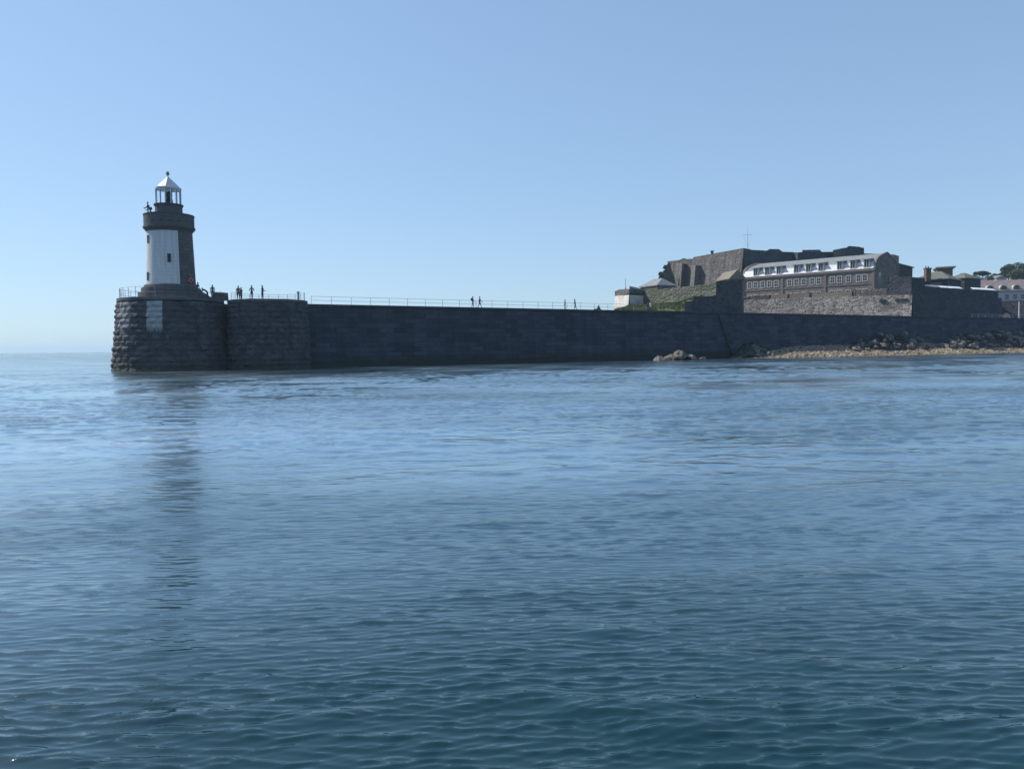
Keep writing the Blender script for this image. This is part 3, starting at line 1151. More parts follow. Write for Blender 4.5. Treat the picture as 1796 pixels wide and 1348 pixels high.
# sunlit rampart in front of the barracks
t = thing('rampart', 'sunlit pale rubble rampart below the barracks', 'rampart', PX(1450, 183, 7.7))
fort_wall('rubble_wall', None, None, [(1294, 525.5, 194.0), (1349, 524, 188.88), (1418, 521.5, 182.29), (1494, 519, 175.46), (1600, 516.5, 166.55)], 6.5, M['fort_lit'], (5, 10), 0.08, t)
par = [(1294, 1318, 520, 520.2, 194.24, 192.05), (1319, 1349, 517, 518.5, 191.68, 189.12), (1352, 1381, 515, 516.5, 188.75, 185.95), (1385, 1419, 512, 515.5, 185.46, 182.53), (1424, 1494, 510.3, 514.2, 181.92, 175.7), (1497, 1556, 505.2, 508.5, 175.46, 170.45)]
for i, (x0, x1, y1, y0, d0, d1) in enumerate(par):
    o = fort_wall('parapet', None, None, [(x0, y0, d0), (x1, y1, d1)], P(x0, 523.5, d0).z - 0.1, M['slate_brown'] if i in (2, 3, 4) else M['citadel'], (2.0, 2.4), 0.0, t)
fort_wall('raised_parapet', None, None, [(1556, 487.5, 170.33), (1560, 485.5, 170.09), (1599.3, 484.5, 166.67)], P(1556, 518, 170.33).z, M['fort_dark'], (3.0, 5), 0.0, t)
for (x0, x1, y0, y1) in ((1543, 1553.5, 526.5, 530), (1570, 1592, 526.5, 530)):
    LA, LB = P(1294, 525.5, 194.0), P(1600, 516.5, 166.55)
    a = on_line(LA, LB, x0, P(x0, y1, 174).z)
    b_ = on_line(LA, LB, x1, a.z)
    d = (b_ - a)
    nn = Vector((d.y, -d.x, 0)).normalized()
    if nn.y > 0: nn = -nn
    mb = MB()
    mb.box(a - nn * 0.3, d, nn * 0.62, Vector((0, 0, P(x0, y0, 174).z - a.z)))
    mb.build('gun_slit', M['dark'], t)

# long shaded face receding right
t = thing('east_bastion', 'long dark shaded bastion wall at the right of the sunlit rampart', 'bastion', PX(1680, 180, 7.7))
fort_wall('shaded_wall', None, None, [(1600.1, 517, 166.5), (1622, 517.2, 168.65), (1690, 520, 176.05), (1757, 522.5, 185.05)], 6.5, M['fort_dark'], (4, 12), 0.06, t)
fort_wall('upper_parapet', None, None, [(1600, 486, 166.65), (1622, 487.2, 168.75), (1622.2, 503.5, 168.77), (1690, 507.5, 176.15), (1751, 511.5, 184.35)], P(1600, 517.5, 166.65).z, M['fort_dark'], (1.5, 3.5), 0.0, t)
for (x0, x1, y, d) in ((1622, 1650, 502.6, 169.55), (1651, 1667, 504.6, 172.25), (1669, 1689, 505.6, 174.25), (1709, 1748, 507.6, 179.05)):
    a, b_ = P(x0, y, d), P(x1, y + (x1 - x0) * 0.06, d + (x1 - x0) * 0.11)
    bk = Vector((0.4, 2.2, 0.55))
    mb = MB()
    mb.prism([a, b_, b_ + bk, a + bk], [a + Vector((0, 0, .12)), b_ + Vector((0, 0, .12)), b_ + bk + Vector((0, 0, .12)), a + bk + Vector((0, 0, .12))])
    sh = thing('lean_to_roof', {1622: 'weathered lean-to roof edge nearest the hipped house', 1651: 'short bright lean-to roof edge below the square tower', 1669: 'middle bright lean-to roof edge on the dark bastion', 1709: 'long bright lean-to roof edge in front of the dormered building'}[x0], 'roof', a, 'lean-to roofs along the dark bastion')
    mb.build('roof_sheet', M['roof_glare'] if x0 > 1640 else M['slate'], sh)
    mb = MB()
    q0, q1 = a + bk * 0.15, b_ + bk * 0.15
    zb = a.z - 1.2
    mb.prism([Vector((q0.x, q0.y, zb)), Vector((q1.x, q1.y, zb)), Vector((q1.x + .3, q1.y + 1.6, zb)), Vector((q0.x + .3, q0.y + 1.6, zb))],
             [q0, q1, q1 + Vector((.3, 1.6, .4)), q0 + Vector((.3, 1.6, .4))])
    mb.build('shed_wall', M['fort_dark'], sh)

# citadel on the summit
t = thing('citadel', 'massive brown stone citadel wall on the castle summit', 'fortress', PX(1300, 222, 14))
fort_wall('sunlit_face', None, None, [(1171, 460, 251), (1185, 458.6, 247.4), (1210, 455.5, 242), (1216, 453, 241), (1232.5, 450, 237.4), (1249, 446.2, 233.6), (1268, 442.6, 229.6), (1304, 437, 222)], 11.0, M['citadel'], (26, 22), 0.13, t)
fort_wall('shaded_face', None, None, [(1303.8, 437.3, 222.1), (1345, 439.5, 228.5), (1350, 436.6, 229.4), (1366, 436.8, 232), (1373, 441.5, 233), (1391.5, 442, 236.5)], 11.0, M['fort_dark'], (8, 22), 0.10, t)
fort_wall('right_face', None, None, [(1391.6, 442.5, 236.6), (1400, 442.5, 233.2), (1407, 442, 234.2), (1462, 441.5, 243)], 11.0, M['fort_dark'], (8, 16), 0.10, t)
fort_wall('gun_platform', None, None, [(1407, 438.3, 238), (1438, 437.8, 242), (1440, 440.5, 242.4)], P(1407, 443, 238).z - 2, M['mossy'], (3, 6), 0.0, t)
fort_wall('keep_block', None, None, [(1461, 438.5, 238), (1482, 434.3, 236.5), (1515.5, 434.3, 241)], P(1482, 452, 238).z - 4, M['fort_dark'], (4, 9), 0.02, t)
fort_wall('keep_turret', None, None, [(1486, 432.6, 242), (1490, 431.2, 242.1), (1508, 432.8, 244)], P(1482, 440, 242).z - 4, M['mossy'], (3, 4), 0.0, t)
fort_wall('low_range', None, None, [(1515, 444.5, 236), (1546, 445.2, 240)], 14, M['fort_dark'], (4, 9), 0.02, t)
a = P(1249, 446.5, 241)
mb = MB()
zz = [P(1249, y, 241).z for y in (446.8, 441.5, 440)]
s_ = 0.33
mb.prism([(a.x - s_, a.y - s_, zz[0] - .5), (a.x + s_, a.y - s_, zz[0] - .5), (a.x + s_, a.y + s_, zz[0] - .5), (a.x - s_, a.y + s_, zz[0] - .5)],
         [(a.x - s_, a.y - s_, zz[1]), (a.x + s_, a.y - s_, zz[1]), (a.x + s_, a.y + s_, zz[1]), (a.x - s_, a.y + s_, zz[1])])
mb.box((a.x - .46, a.y - .46, zz[1] + 0.002), (.92, 0, 0), (0, .92, 0), (0, 0, .3))
mb.build('chimney', M['fort_dark'], t)
fort_wall('buttress', None, None, [(1186, 461.5, 247.2), (1197, 461.5, 241.0), (1204.5, 462.5, 243.3)], 11.0, M['citadel'], (1.5, 1.6), 0.12, t)
fort_wall('buttress', None, None, [(1210, 465, 242.2), (1220, 465, 236.2), (1232.5, 466, 238.0)], 11.0, M['citadel'], (1.5, 1.6), 0.12, t)
# coping strip of turf along the summit edge
mb = MB()
for (p0, p1) in (((1216, 453, 241.3), (1304, 437.2, 222.3)), ((1171, 460.2, 251.3), (1210, 455.7, 242.3))):
    a, b_ = P(*p0), P(*p1)
    mb.box(a + Vector((0, 0, .003)), b_ - a, Vector((3, 3, 0)), Vector((0, 0, .35)))
mb.build('turf_coping', M['turf'], t)

# flagpole
p = P(1311, 437, 226)
fp = thing('flagpole', 'tall flagpole with a yardarm on the citadel wall', 'flagpole', p)
ztop = P(1311, 398, 226).z
mb = MB()
mb.tube(p - Vector((0, 0, .6)), Vector((p.x, p.y, P(1311, 409, 226).z)), 0.14, 8, 0.11)
mb.tube(Vector((p.x, p.y, P(1311, 410, 226).z)), Vector((p.x, p.y, ztop)), 0.085, 6, 0.06)
mb.build('mast', M['white_rail'], fp)
mb = MB()
z = P(1311, 411.5, 226).z
mb.tube((p.x - 1.3, p.y - .14, z), (p.x + 1.3, p.y - .14, z), 0.075, 6, 0.06)
mb.build('yardarm', M['white_rail'], fp)
for s in (-1.2, 1.2):
    mb = MB()
    mb.tube((p.x + s, p.y - .14, z), (p.x + s * 0.12, p.y, p.z + 1), 0.018, 4)
    mb.build('stay', M['iron'], fp)
p = P(1097, 507, 166)
fp = thing('signal_pole', 'thin bare pole on the white limewashed battery', 'pole', p)
mb = MB()
mb.tube(p - Vector((0, 0, 0.5)), Vector((p.x, p.y, P(1097, 488, 166).z)), 0.06, 6, 0.04)
mb.build('pole_shaft', M['iron'], fp)
mb = MB()
mb.tube(p, p + Vector((0, 0, .3)), 0.13, 6)
mb.build('socket', M['iron'], fp)


# ------------------------------------------------------------------ buildings
class Frame:
    """local frame of a facade: s along it, d inward, z up"""
    def __init__(f, a, b, ):
        f.o = Vector((a.x, a.y, 0))
        e = Vector((b.x - a.x, b.y - a.y, 0))
        f.L = e.length
        f.ex = e.normalized()
        f.ey = Vector((-f.ex.y, f.ex.x, 0))
        if f.ey.dot(f.o) < 0: f.ey = -f.ey

    def p(f, s, d, z): return f.o + f.ex * s + f.ey * d + Vector((0, 0, z))

    def s_of(f, px, z):
        q = on_line(f.o, f.o + f.ex * f.L, px, z)
        return (q - f.o).dot(f.ex)


def add_window(fr, parent, s, z, w_, h_, d=0.0, bars=True):
    mb = MB()
    fw = 0.17
    for (ss, zz, ww, hh, pr) in ((s - w_ / 2 - fw, z - fw, fw, h_ + 2 * fw, 0.06), (s + w_ / 2, z - fw, fw, h_ + 2 * fw, 0.06),
                                 (s - w_ / 2, z + h_, w_, fw, 0.06), (s - w_ / 2, z - fw, w_, fw, 0.10)):
        mb.box(fr.p(ss, d - pr, zz), fr.ex * ww, fr.ey * (pr + 0.08), Vector((0, 0, hh)))
    if bars:
        mb.box(fr.p(s - 0.035, d - 0.02, z), fr.ex * 0.07, fr.ey * 0.05, Vector((0, 0, h_)))
        mb.box(fr.p(s - w_ / 2, d - 0.024, z + h_ * 0.48), fr.ex * w_, fr.ey * 0.05, Vector((0, 0, 0.08)))
    o = mb.build('window', M['surround'], parent)
    mb = MB()
    mb.box(fr.p(s - w_ / 2 + .002, d - 0.012, z + .002), fr.ex * (w_ - .004), fr.ey * 0.06, Vector((0, 0, h_ - .004)))
    pn = mb.build('pane', M['glass'], o)
    kid(pn, o)
    return o


def barracks():
    ze = P(1534, 470, 190).z
    a, b = PX(1302, 213.4, ze), PX(1534.5, 190, ze)
    fr = Frame(a, b)
    W = 19.0
    zb = 11.0
    zr = P(1557, 444.5, 198).z
    t = thing('barracks', 'long stone barracks with a curved slate roof and nine dormer windows', 'building', fr.p(fr.L / 2, W / 2, zb))
    L = fr.L
    mb = MB()
    c = [fr.p(0, 0, zb), fr.p(L, 0, zb), fr.p(L, W, zb), fr.p(0, W, zb)]
    mb.prism(c, [v + Vector((0, 0, ze - zb)) for v in c], cap=False)
    # curved gable ends
    prof = [(0, 0), (0.35, 0.5), (0.95, 1.65), (1.7, 2.2), (3.2, 2.85), (5.4, 3.5), (W / 2, zr - ze)]
    prof = prof + [(W - d, h) for d, h in prof[-2::-1]]
    for s in (0.02, L - 0.02):
        mb.face([fr.p(s, d, ze + h) for d, h in prof])
    mb.build('walls', M['barrack'], t)
    # roof: steep lower slope, shallow upper slope
    lo = MB()
    up = MB()
    k = 3
    def strip(m_, pr, s0, s1):
        rows, uvs = [], []
        dist = 0
        for i, (d, h) in enumerate(pr):
            if i: dist += math.hypot(d - pr[i - 1][0], h - pr[i - 1][1])
            rows.append([fr.p(s0, d, ze + h), fr.p(s1, d, ze + h)])
            uvs.append([(s0, dist), (s1, dist)])
        m_.grid(rows, uvs)
    lowp = [(-0.35, 0.02), (0.28, 0.75), (0.85, 1.72), (0.98, 1.86)]
    lowp = [(-0.32, 0.03), (0.85, 1.72)]
    strip(lo, lowp, 0.3, L - 0.3)
    strip(up, [(0.86, 1.75), (1.75, 2.25), (3.2, 2.90), (5.4, 3.55), (W / 2, zr - ze + 0.05), (W - 5.4, 3.55), (W - 3.2, 2.9), (W - 0.9, 1.75), (W + 0.3, 0.03)], 0.3, L - 0.3)
    lo.build('lower_roof', M['slate_glare'], t)
    up.build('roof', M['slate'], t)
    # gable copings
    for s0 in (-0.12, L - 0.38):
        mb = MB()
        for (d0, h0), (d1, h1) in zip(prof[:-1], prof[1:]):
            q0, q1 = fr.p(s0, d0 - 0.1, ze + h0 + 0.0), fr.p(s0, d1 - 0.1 if d1 < W / 2 else d1, ze + h1 + 0.0)
            mb.prism([q0, q1, q1 + fr.ex * 0.5, q0 + fr.ex * 0.5], [q + Vector((0, 0, .32)) for q in (q0, q1, q1 + fr.ex * 0.5, q0 + fr.ex * 0.5)])
        mb.build('gable_coping', M['barrack_trim'], t)
    # cornice and string course
    for z, h_, pr in ((ze - 0.55, 0.5, 0.28), (ze - 0.95, 0.22, 0.10), (P(1534, 497.5, 190).z, 0.28, 0.12)):
        mb = MB()
        mb.box(fr.p(0, -pr, z), fr.ex * L, fr.ey * (pr + 0.01), Vector((0, 0, h_)))
        mb.build('string_course' if pr < 0.2 else 'cornice', M['barrack_trim'], t)
    for px in (1304, 1372, 1447, 1532.5):
        s = max(0.35, min(L - 0.35, fr.s_of(px, ze - 2)))
        mb = MB()
        mb.box(fr.p(s - 0.3, -0.16, zb), fr.ex * 0.6, fr.ey * 0.165, Vector((0, 0, ze - zb - 0.96)))
        mb.build('pilaster', M['barrack_trim'], t)
    # windows
    zw = P(1534, 491.5, 190).z
    hw = P(1534, 480.5, 190).z - zw
    pxs = [1315, 1325, 1338, 1349.5, 1361.5, 1385, 1396.5, 1410, 1424.5, 1436, 1460, 1472, 1488, 1506, 1517]
    first = None
    for px in pxs:
        s = fr.s_of(px, zw)
        if first is None:
            first = (add_window(fr, t, s, zw, 0.95, hw), s)
            first2 = (add_window(fr, t, s, zw - 3.6, 0.95, hw), s)
        else:
            copy_part(first[0], t, fr.ex * (s - first[1]))
            copy_part(first2[0], t, fr.ex * (s - first2[1]))
    # dormers
    fd = None
    for zx in (230, 330, 432, 585, 690, 800, 965, 1080, 1200):
        px = 1280 + zx / 4.993
        s = fr.s_of(px, ze + 1)
        if fd is None:
            w_ = 1.35
            z0, z1 = ze + 0.28, ze + 2.25
            mb = MB()
            for ss in (s - w_ / 2, s + w_ / 2 - 0.16):
                mb.box(fr.p(ss, -0.28, z0), fr.ex * 0.16, fr.ey * 2.2, Vector((0, 0, z1 - z0)))
            mb.box(fr.p(s - w_ / 2 + .161, -0.27, z0 - .02), fr.ex * (w_ - .322), fr.ey * 0.2, Vector((0, 0, 0.16)))
            mb.box(fr.p(s - 0.05, -0.22, z0 + .15), fr.ex * 0.10, fr.ey * 0.1, Vector((0, 0, z1 - z0 - .16)))
            d = mb.build('dormer', M['surround'], t)
            mb = MB()
            mb.box(fr.p(s - w_ / 2 + .162, -0.15, z0 + .15), fr.ex * (w_ - .324), fr.ey * 0.06, Vector((0, 0, z1 - z0 - .16)))
            kid(mb.build('pane', M['glass'], d), d)
            mb = MB()
            mb.prism([fr.p(s - w_ / 2 - .25, -0.55, z1 + .002), fr.p(s + w_ / 2 + .25, -0.55, z1 + .002), fr.p(s + w_ / 2 + .25, 3.2, z1 + .002), fr.p(s - w_ / 2 - .25, 3.2, z1 + .002)],
                     [fr.p(s - w_ / 2 - .25, -0.55, z1 + .12), fr.p(s + w_ / 2 + .25, -0.55, z1 + .12), fr.p(s + w_ / 2 + .1, 3.2, z1 + .55), fr.p(s - w_ / 2 - .1, 3.2, z1 + .55)])
            kid(mb.build('dormer_roof', M['slate'], d), d)
            fd = (d, s)
        else:
            copy_part(fd[0], t, fr.ex * (s - fd[1]))
    # chimney stacks behind the gable
    mb = MB()
    fq = Frame(fr.p(L, 0, 0), fr.p(L, W, 0))
    d0, d1 = fq.s_of(1566, ze + 4), fq.s_of(1577, ze + 4)
    q = fr.p(L - 1.5, d0, ze + 0.5)
    mb.box(q, fr.ex * 1.45, fr.ey * (d1 - d0), Vector((0, 0, P(1571, 446.3, 201).z - q.z)))
    mb.build('chimney', M['barrack_trim'], t)
    # gable-end windows
    fg = Frame(fr.p(L, 0, 0), fr.p(L, W, 0))
    fg.ey = -fr.ex
    for px, y0, y1 in ((1543, 496, 479), (1570, 493, 480)):
        z0 = P(px, y0, 194).z
        s = fg.s_of(px, z0)
        add_window(fg, t, s, z0, 1.5, P(px, y1, 194).z - z0)
    # rear wing stepping down
    mb = MB()
    q0, q1 = P(1577, 463, 206), P(1600.5, 470, 212)
    bk = Vector((-3, 8, 0))
    mb.prism([Vector((q0.x, q0.y, 12)), Vector((q1.x, q1.y, 12)), Vector((q1.x, q1.y, 12)) + bk, Vector((q0.x, q0.y, 12)) + bk],
             [q0, q1, q1 + bk, q0 + bk])
    mb.build('rear_wing', M['fort_dark'], t)
    mb = MB()
    mb.prism([q0 + Vector((-.3, -.3, .003)), q1 + Vector((.3, -.3, .003)), q1 + bk, q0 + bk], [q0 + Vector((-.3, -.3, .25)), q1 + Vector((.3, -.3, .25)), q1 + bk + Vector((0, 0, .5)), q0 + bk + Vector((0, 0, .5))])
    mb.build('wing_roof', M['slate_green'], t)
    # long hipped strip seen over the left verge
    return t


barracks()


def house(name, label, left, right, zb, ze, zr, depth, wall_m, roof_m, hip=0.0, over=0.3, wins=(), gable_m=None):
    a, b = PX(left[0], left[1], ze), PX(right[0], right[1], ze)
    fr = Frame(a, b)
    L, W = fr.L, depth
    t = thing(name, label, 'building', fr.p(L / 2, W / 2, zb))
    mb = MB()
    c = [fr.p(0, 0, zb), fr.p(L, 0, zb), fr.p(L, W, zb), fr.p(0, W, zb)]
    mb.prism(c, [v + Vector((0, 0, ze - zb)) for v in c], cap=False)
    if hip == 0:
        for s in (0, L): mb.face([fr.p(s, 0, ze), fr.p(s, W, ze), fr.p(s, W / 2, zr)])
    mb.build('walls', wall_m, t)
    rf = MB()
    o = over
    e0, e1, e2, e3 = fr.p(-o, -o, ze - .03), fr.p(L + o, -o, ze - .03), fr.p(L + o, W + o, ze - .03), fr.p(-o, W + o, ze - .03)
    r0, r1 = fr.p(-o + hip, W / 2, zr), fr.p(L + o - hip, W / 2, zr)
    th = Vector((0, 0, .2))
    rf.face([e0, e1, e2, e3][::-1])
    for q in ((e0, e1), (e1, e2), (e2, e3), (e3, e0)): rf.face([q[0], q[1], q[1] + th, q[0] + th])
    rf.face([e0 + th, e1 + th, r1 + th, r0 + th])
    rf.face([e2 + th, e3 + th, r0 + th, r1 + th])
    rf.face([e1 + th, e2 + th, r1 + th])
    rf.face([e3 + th, e0 + th, r0 + th])
    ro = rf.build('roof', roof_m, t)
    for (px, y0, y1, w_) in wins:
        z0 = P(px, y1, left[1]).z
        s = fr.s_of(px, z0)
        add_window(fr, t, s, z0, w_, P(px, y0, left[1]).z - z0)
    return t, fr, ro


# small house behind the left battery: its dark gable side faces us
zE = P(1123, 503, 190).z
h1, f1, _ = house('cottage', 'small dark roofed house between the white battery and the citadel', (1123, 192), (1153, 186), 8, zE, P(1137, 490, 190).z, 5.5, M['citadel'], M['slate'], hip=2.0)
# house left of the barracks
zE = P(1290, 488, 178).z
h2, f2, _ = house('guard_house', 'brown roofed house tucked between the shaded bastion and the barracks', (1258, 186), (1281, 179), 9, zE, P(1284, 474.5, 180).z, 3.4, M['barrack'], M['slate_brown'], hip=0)
# hipped house right of the barracks
zE = P(1664, 490.5, 200).z
h3, f3, r3 = house('hipped_house', 'hipped slate roof house with a red brick chimney', (1601, 203), (1664, 197), 11, zE, P(1630, 476.5, 202).z, 11, M['fort_dark'], M['slate_green'], hip=3.6)
q = P(1630.5, 489, 197.5)
mb = MB()
mb.box(Vector((q.x - .55, q.y + .6, zE - .5)), (1.25, 0, 0), (0, 1.2, 0), (0, 0, P(1630, 471.5, 198).z - zE + .5))
mb.box(Vector((q.x - .68, q.y + .47, P(1630, 471.5, 198).z + .002)), (1.5, 0, 0), (0, 1.46, 0), (0, 0, .28))
ch = mb.build('chimney', M['brick_red'], h3)
for k in (0.1, 0.75):
    mb = MB()
    zc = P(1630, 471.5, 198).z + .28
    mb.tube((q.x - .5 + k, q.y + 1.2, zc), (q.x - .5 + k, q.y + 1.2, zc + .5), .16, 8, .13)
    mb.build('chimney_pot', M['brick_red'], ch)

# square tower with a flat overhanging cap
q = [P(1644, 480, 216), P(1671, 480, 214)]
t = thing('square_tower', 'square stone tower with a flat overhanging cap', 'tower', Vector((q[0].x, q[0].y, 11)))
mb = MB()
zt = P(1650, 470.5, 215).z
ex = Vector((q[1].x - q[0].x, q[1].y - q[0].y, 0))
ey = Vector((1.8, 4.6, 0))
o0 = Vector((q[0].x, q[0].y, 11))
mb.box(o0, ex, ey, Vector((0, 0, zt - 11)))
mb.build('shaft', M['brick_red'], t)
mb = MB()
e = ex.normalized()
b0 = [o0 + ex * a_ + ey * b_ for a_, b_ in ((0, 0), (1, 0), (1, 1), (0, 1))]
b1 = [o0 + ex * a_ + ey * b_ for a_, b_ in ((-.12, -.15), (1.18, -.15), (1.18, 1.15), (-.12, 1.15))]
zc = P(1650, 467.8, 215).z
mb.prism([Vector((v.x, v.y, zt - .35)) for v in b0], [Vector((v.x, v.y, zt + .1)) for v in b1], cap=False)
mb.prism([Vector((v.x, v.y, zt + .1)) for v in b1], [Vector((v.x, v.y, zc)) for v in b1])
mb.build('cap', M['slate'], t)
zE = P(1690, 489, 208).z
h4, f4, _ = house('low_house', 'low dark walled house at the foot of the square tower', (1661, 210), (1692, 206), 11, zE, P(1672, 481, 212).z, 8, M['fort_dark'], M['slate_green'], hip=2.5)

# long building with arched dormers at the right edge
zE = P(1780, 509.5, 217).z
zR = P(1780, 490.5, 221).z
h5, f5, r5 = house('dormered_building', 'pale rendered building with a faded pink tile roof and arched dormers', (1717, 221), (1870, 217), P(1780, 528, 217).z, zE, zR, 8.5, M['render_pale'], M['tile_pink'], wins=((1766, 517, 524.5, 0.9), (1780, 517, 524.5, 0.9), (1794, 516.8, 524.3, 0.9), (1808, 516.5, 524, 0.9)))
f_d = None
for px in (1737.5, 1761, 1784, 1807):
    s = f5.s_of(px, zE + 1)
    if f_d is None:
        mb = MB()
        n = 8
        z0 = zE + 0.25
        w_ = 1.0
        arc = [(-w_, z0)] + [(-w_ * math.cos(math.pi * i / n), z0 + 0.75 + w_ * 0.85 * math.sin(math.pi * i / n)) for i in range(n + 1)] + [(w_, z0)]
        inn = [(x * 0.72, z0 + (z - z0) * 0.82) for x, z in arc]
        fo_ = lambda x, z, d: f5.p(s + x, d, z)
        for i in range(len(arc) - 1):
            mb.face([fo_(*arc[i], 0.15), fo_(*arc[i + 1], 0.15), fo_(*inn[i + 1], 0.15), fo_(*inn[i], 0.15)])
            mb.face([fo_(*arc[i], 0.15), fo_(*arc[i + 1], 0.15), fo_(*arc[i + 1], 3.2), fo_(*arc[i], 3.2)])
        d = mb.build('dormer', M['surround'], h5)
        mb = MB()
        mb.face([fo_(*v, 0.22) for v in inn])
        kid(mb.build('pane', M['glass'], d), d)
        f_d = (d, s)
    else:
        copy_part(f_d[0], h5, f5.ex * (s - f_d[1]))
mb = MB()
q = P(1718, 498, 227)
mb.box(Vector((q.x, q.y, zE)), (2.2, 0, 0), (0, 1.2, 0), (0, 0, P(1718, 486.5, 227).z - zE))
mb.build('chimney', M['render_pale'], h5)
mb = MB()
mb.box(Vector((q.x + 2.3, q.y + .2, zE)), (2.0, 0, 0), (0, 1.0, 0), (0, 0, P(1718, 485.5, 227).z - zE))
mb.build('chimney', M['brick_red'], h5)
fort_wall('retaining_wall', 'dark retaining wall under the pale dormered building', 'wall', [(1752, 528, 211), (1870, 524, 201)], 6.5, M['fort_dark'], (6, 14), 0.03)

# white post and road railing at the right edge
p = wall_pt(1787, ZD, 2.2)
t = thing('white_post', 'tall white post beside the road at the right of the castle', 'post', p)
mb = MB()
mb.tube(p, Vector((p.x, p.y, P(1787, 529, p.y).z)), 0.14, 8, 0.11)
mb.build('shaft', M['white_rail'], t)
mb = MB()
mb.tube(p, p + Vector((0, 0, .35)), 0.24, 8)
mb.build('foot', M['white_rail'], t)
pts = [wall_pt(px, ZD, 0.6) for px in range(1704, 1870, 12)]
railing('railing', 'pale road railing along the sea wall in front of the red car', pts, 0.8, M['white_rail'], rails=(0.45, 1.0))
pts = [wall_pt(px, ZD, 5.6) for px in range(1606, 1702, 11)]
railing('railing', 'dim railing along the road under the dark bastion', pts, 0.9, M['iron'], rails=(0.35, 0.7, 1.0))


# ------------------------------------------------------------------ red car
def car():
    red = plain('red car paint', (0.42, 0.02, 0.03), 0.25, 0, 0.6, 0.03)
    p = wall_pt(1759, ZD, 3.2)
    p.z = ZD
    t = thing('parked_car', 'small red car parked on the road near the white post', 'car', p)
    ex, ey = WD, WN
    def q(s, d, z): return p + ex * s + ey * d + Vector((0, 0, z))
    prof = [(-1.85, .30), (-1.9, .62), (-1.75, .82), (-0.9, .92), (1.6, .90), (1.85, .75), (1.88, .30)]
    mb = MB()
    for w0 in (0.8,):
        mb.prism([q(s, -w0, z) for s, z in prof], [q(s, w0, z) for s, z in prof])
    body = mb.build('body', red, t)
    cab = [(-0.95, .90), (-0.45, 1.36), (0.95, 1.38), (1.55, .90)]
    mb = MB()
    mb.prism([q(s, -0.72 + (z - .9) * .25, z) for s, z in cab], [q(s, 0.72 - (z - .9) * .25, z) for s, z in cab])
    mb.build('cabin', red, t)
    for sd_ in (-1, 1):
        for s0, s1 in ((-0.72, 0.12), (0.2, 1.25)):
            mb = MB()
            pts_ = [(s0, .93), (s0 + .32 if s0 < 0 else s0, 1.29), (s1 if s0 < 0 else s1 - .36, 1.29), (s1, .93)]
            mb.face([q(s, sd_ * (0.725 - (z - .9) * .25), z) for s, z in pts_])
            mb.build('side_window', M['glass'], t)
        for s in (-1.2, 1.2):
            mb = MB()
            mb.tube(q(s, sd_ * 0.62, .31), q(s, sd_ * 0.83, .31), .31, 16)
            tyre = mb.build('wheel', M['dark'], t)
            mb = MB()
            mb.tube(q(s, sd_ * 0.82, .31), q(s, sd_ * 0.845, .31), .18, 12)
            mb.build('rim', M['white_rail'], tyre)
        mb = MB()
        mb.box(q(-1.915, sd_ * .6 - .15, .6), ex * .06, ey * .3, Vector((0, 0, .14)))
        mb.build('headlight', M['white_gloss'], t)
    mb = MB()
    mb.face([q(-.965, -.62, .93), q(-.965, .62, .93), q(-.52, .55, 1.31), q(-.52, -.55, 1.31)])
    mb.build('windscreen', M['glass'], t)


car()


# ------------------------------------------------------------------ rocks and shore
def outcrop(name, label, pts, ztop, mat, seed, thick=4.0, detail=0.24, zb=-0.6, peaks=None):
    """natural rock: height field over a strip that follows pts (world xy), rough ridged surface"""
    mb = MB()
    segs = []
    L = [0]
    for a, b in zip(pts[:-1], pts[1:]): L.append(L[-1] + (b - a).length)
    n = max(8, int(L[-1] / detail))
    m = max(6, int(thick / detail))
    rows = []
    tot = L[-1]
    for j in range(m + 1):
        v = j / m
        row = []
        for i in range(n + 1):
            u = i / n
            s = u * tot
            k = max(x for x in range(len(pts) - 1) if L[x] <= s + 1e-6)
            f = (s - L[k]) / (L[k + 1] - L[k])
            base = pts[k].lerp(pts[k + 1], f)
            d = (pts[k + 1] - pts[k]).normalized()
            nn = Vector((-d.y, d.x, 0))
            if nn.y < 0: nn = -nn
            q = base + nn * (v * thick)
            env = (math.sin(math.pi * min(1, max(0, u))) ** 0.45) * (math.sin(math.pi * (0.06 + 0.94 * v) ** 0.8) ** 0.6 if v < 1 else 0)
            pk = 1.0
            if peaks:
                pk = sum(h * math.exp(-((u - c_) / w_) ** 2) for c_, h, w_ in peaks)
            w3 = Vector((q.x * 0.55, q.y * 0.55, seed))
            r1 = noise.noise(w3)
            cell = noise.voronoi(Vector((q.x * 0.75, q.y * 0.75, seed * 2.0)))[0]
            blk = noise.cell(Vector((q.x * 0.9 + r1, q.y * 0.9, seed)))
            w5 = noise.noise(Vector((q.x * 1.6, q.y * 1.6, seed)))
            hgt = env * pk * (0.72 + 0.22 * r1 + 0.16 * w5 + 0.13 * noise.noise(Vector((q.x * 3.1, q.y * 3.1, seed + 2))) + 0.08 * (cell[1] - cell[0]))
            z = zb + (ztop - zb) * max(0, hgt)
            row.append((q.x + 0.25 * noise.noise(w3 * 3), q.y + 0.25 * noise.noise(w3 * 3.3), z))
        rows.append(row)
    mb.grid(rows)
    o = mb.build(name, mat)
    return props(o, label, 'rock')


def wline(px, off, z=0.0):
    q = on_line(A + WN * off, B + WN * off, px, z)
    return q


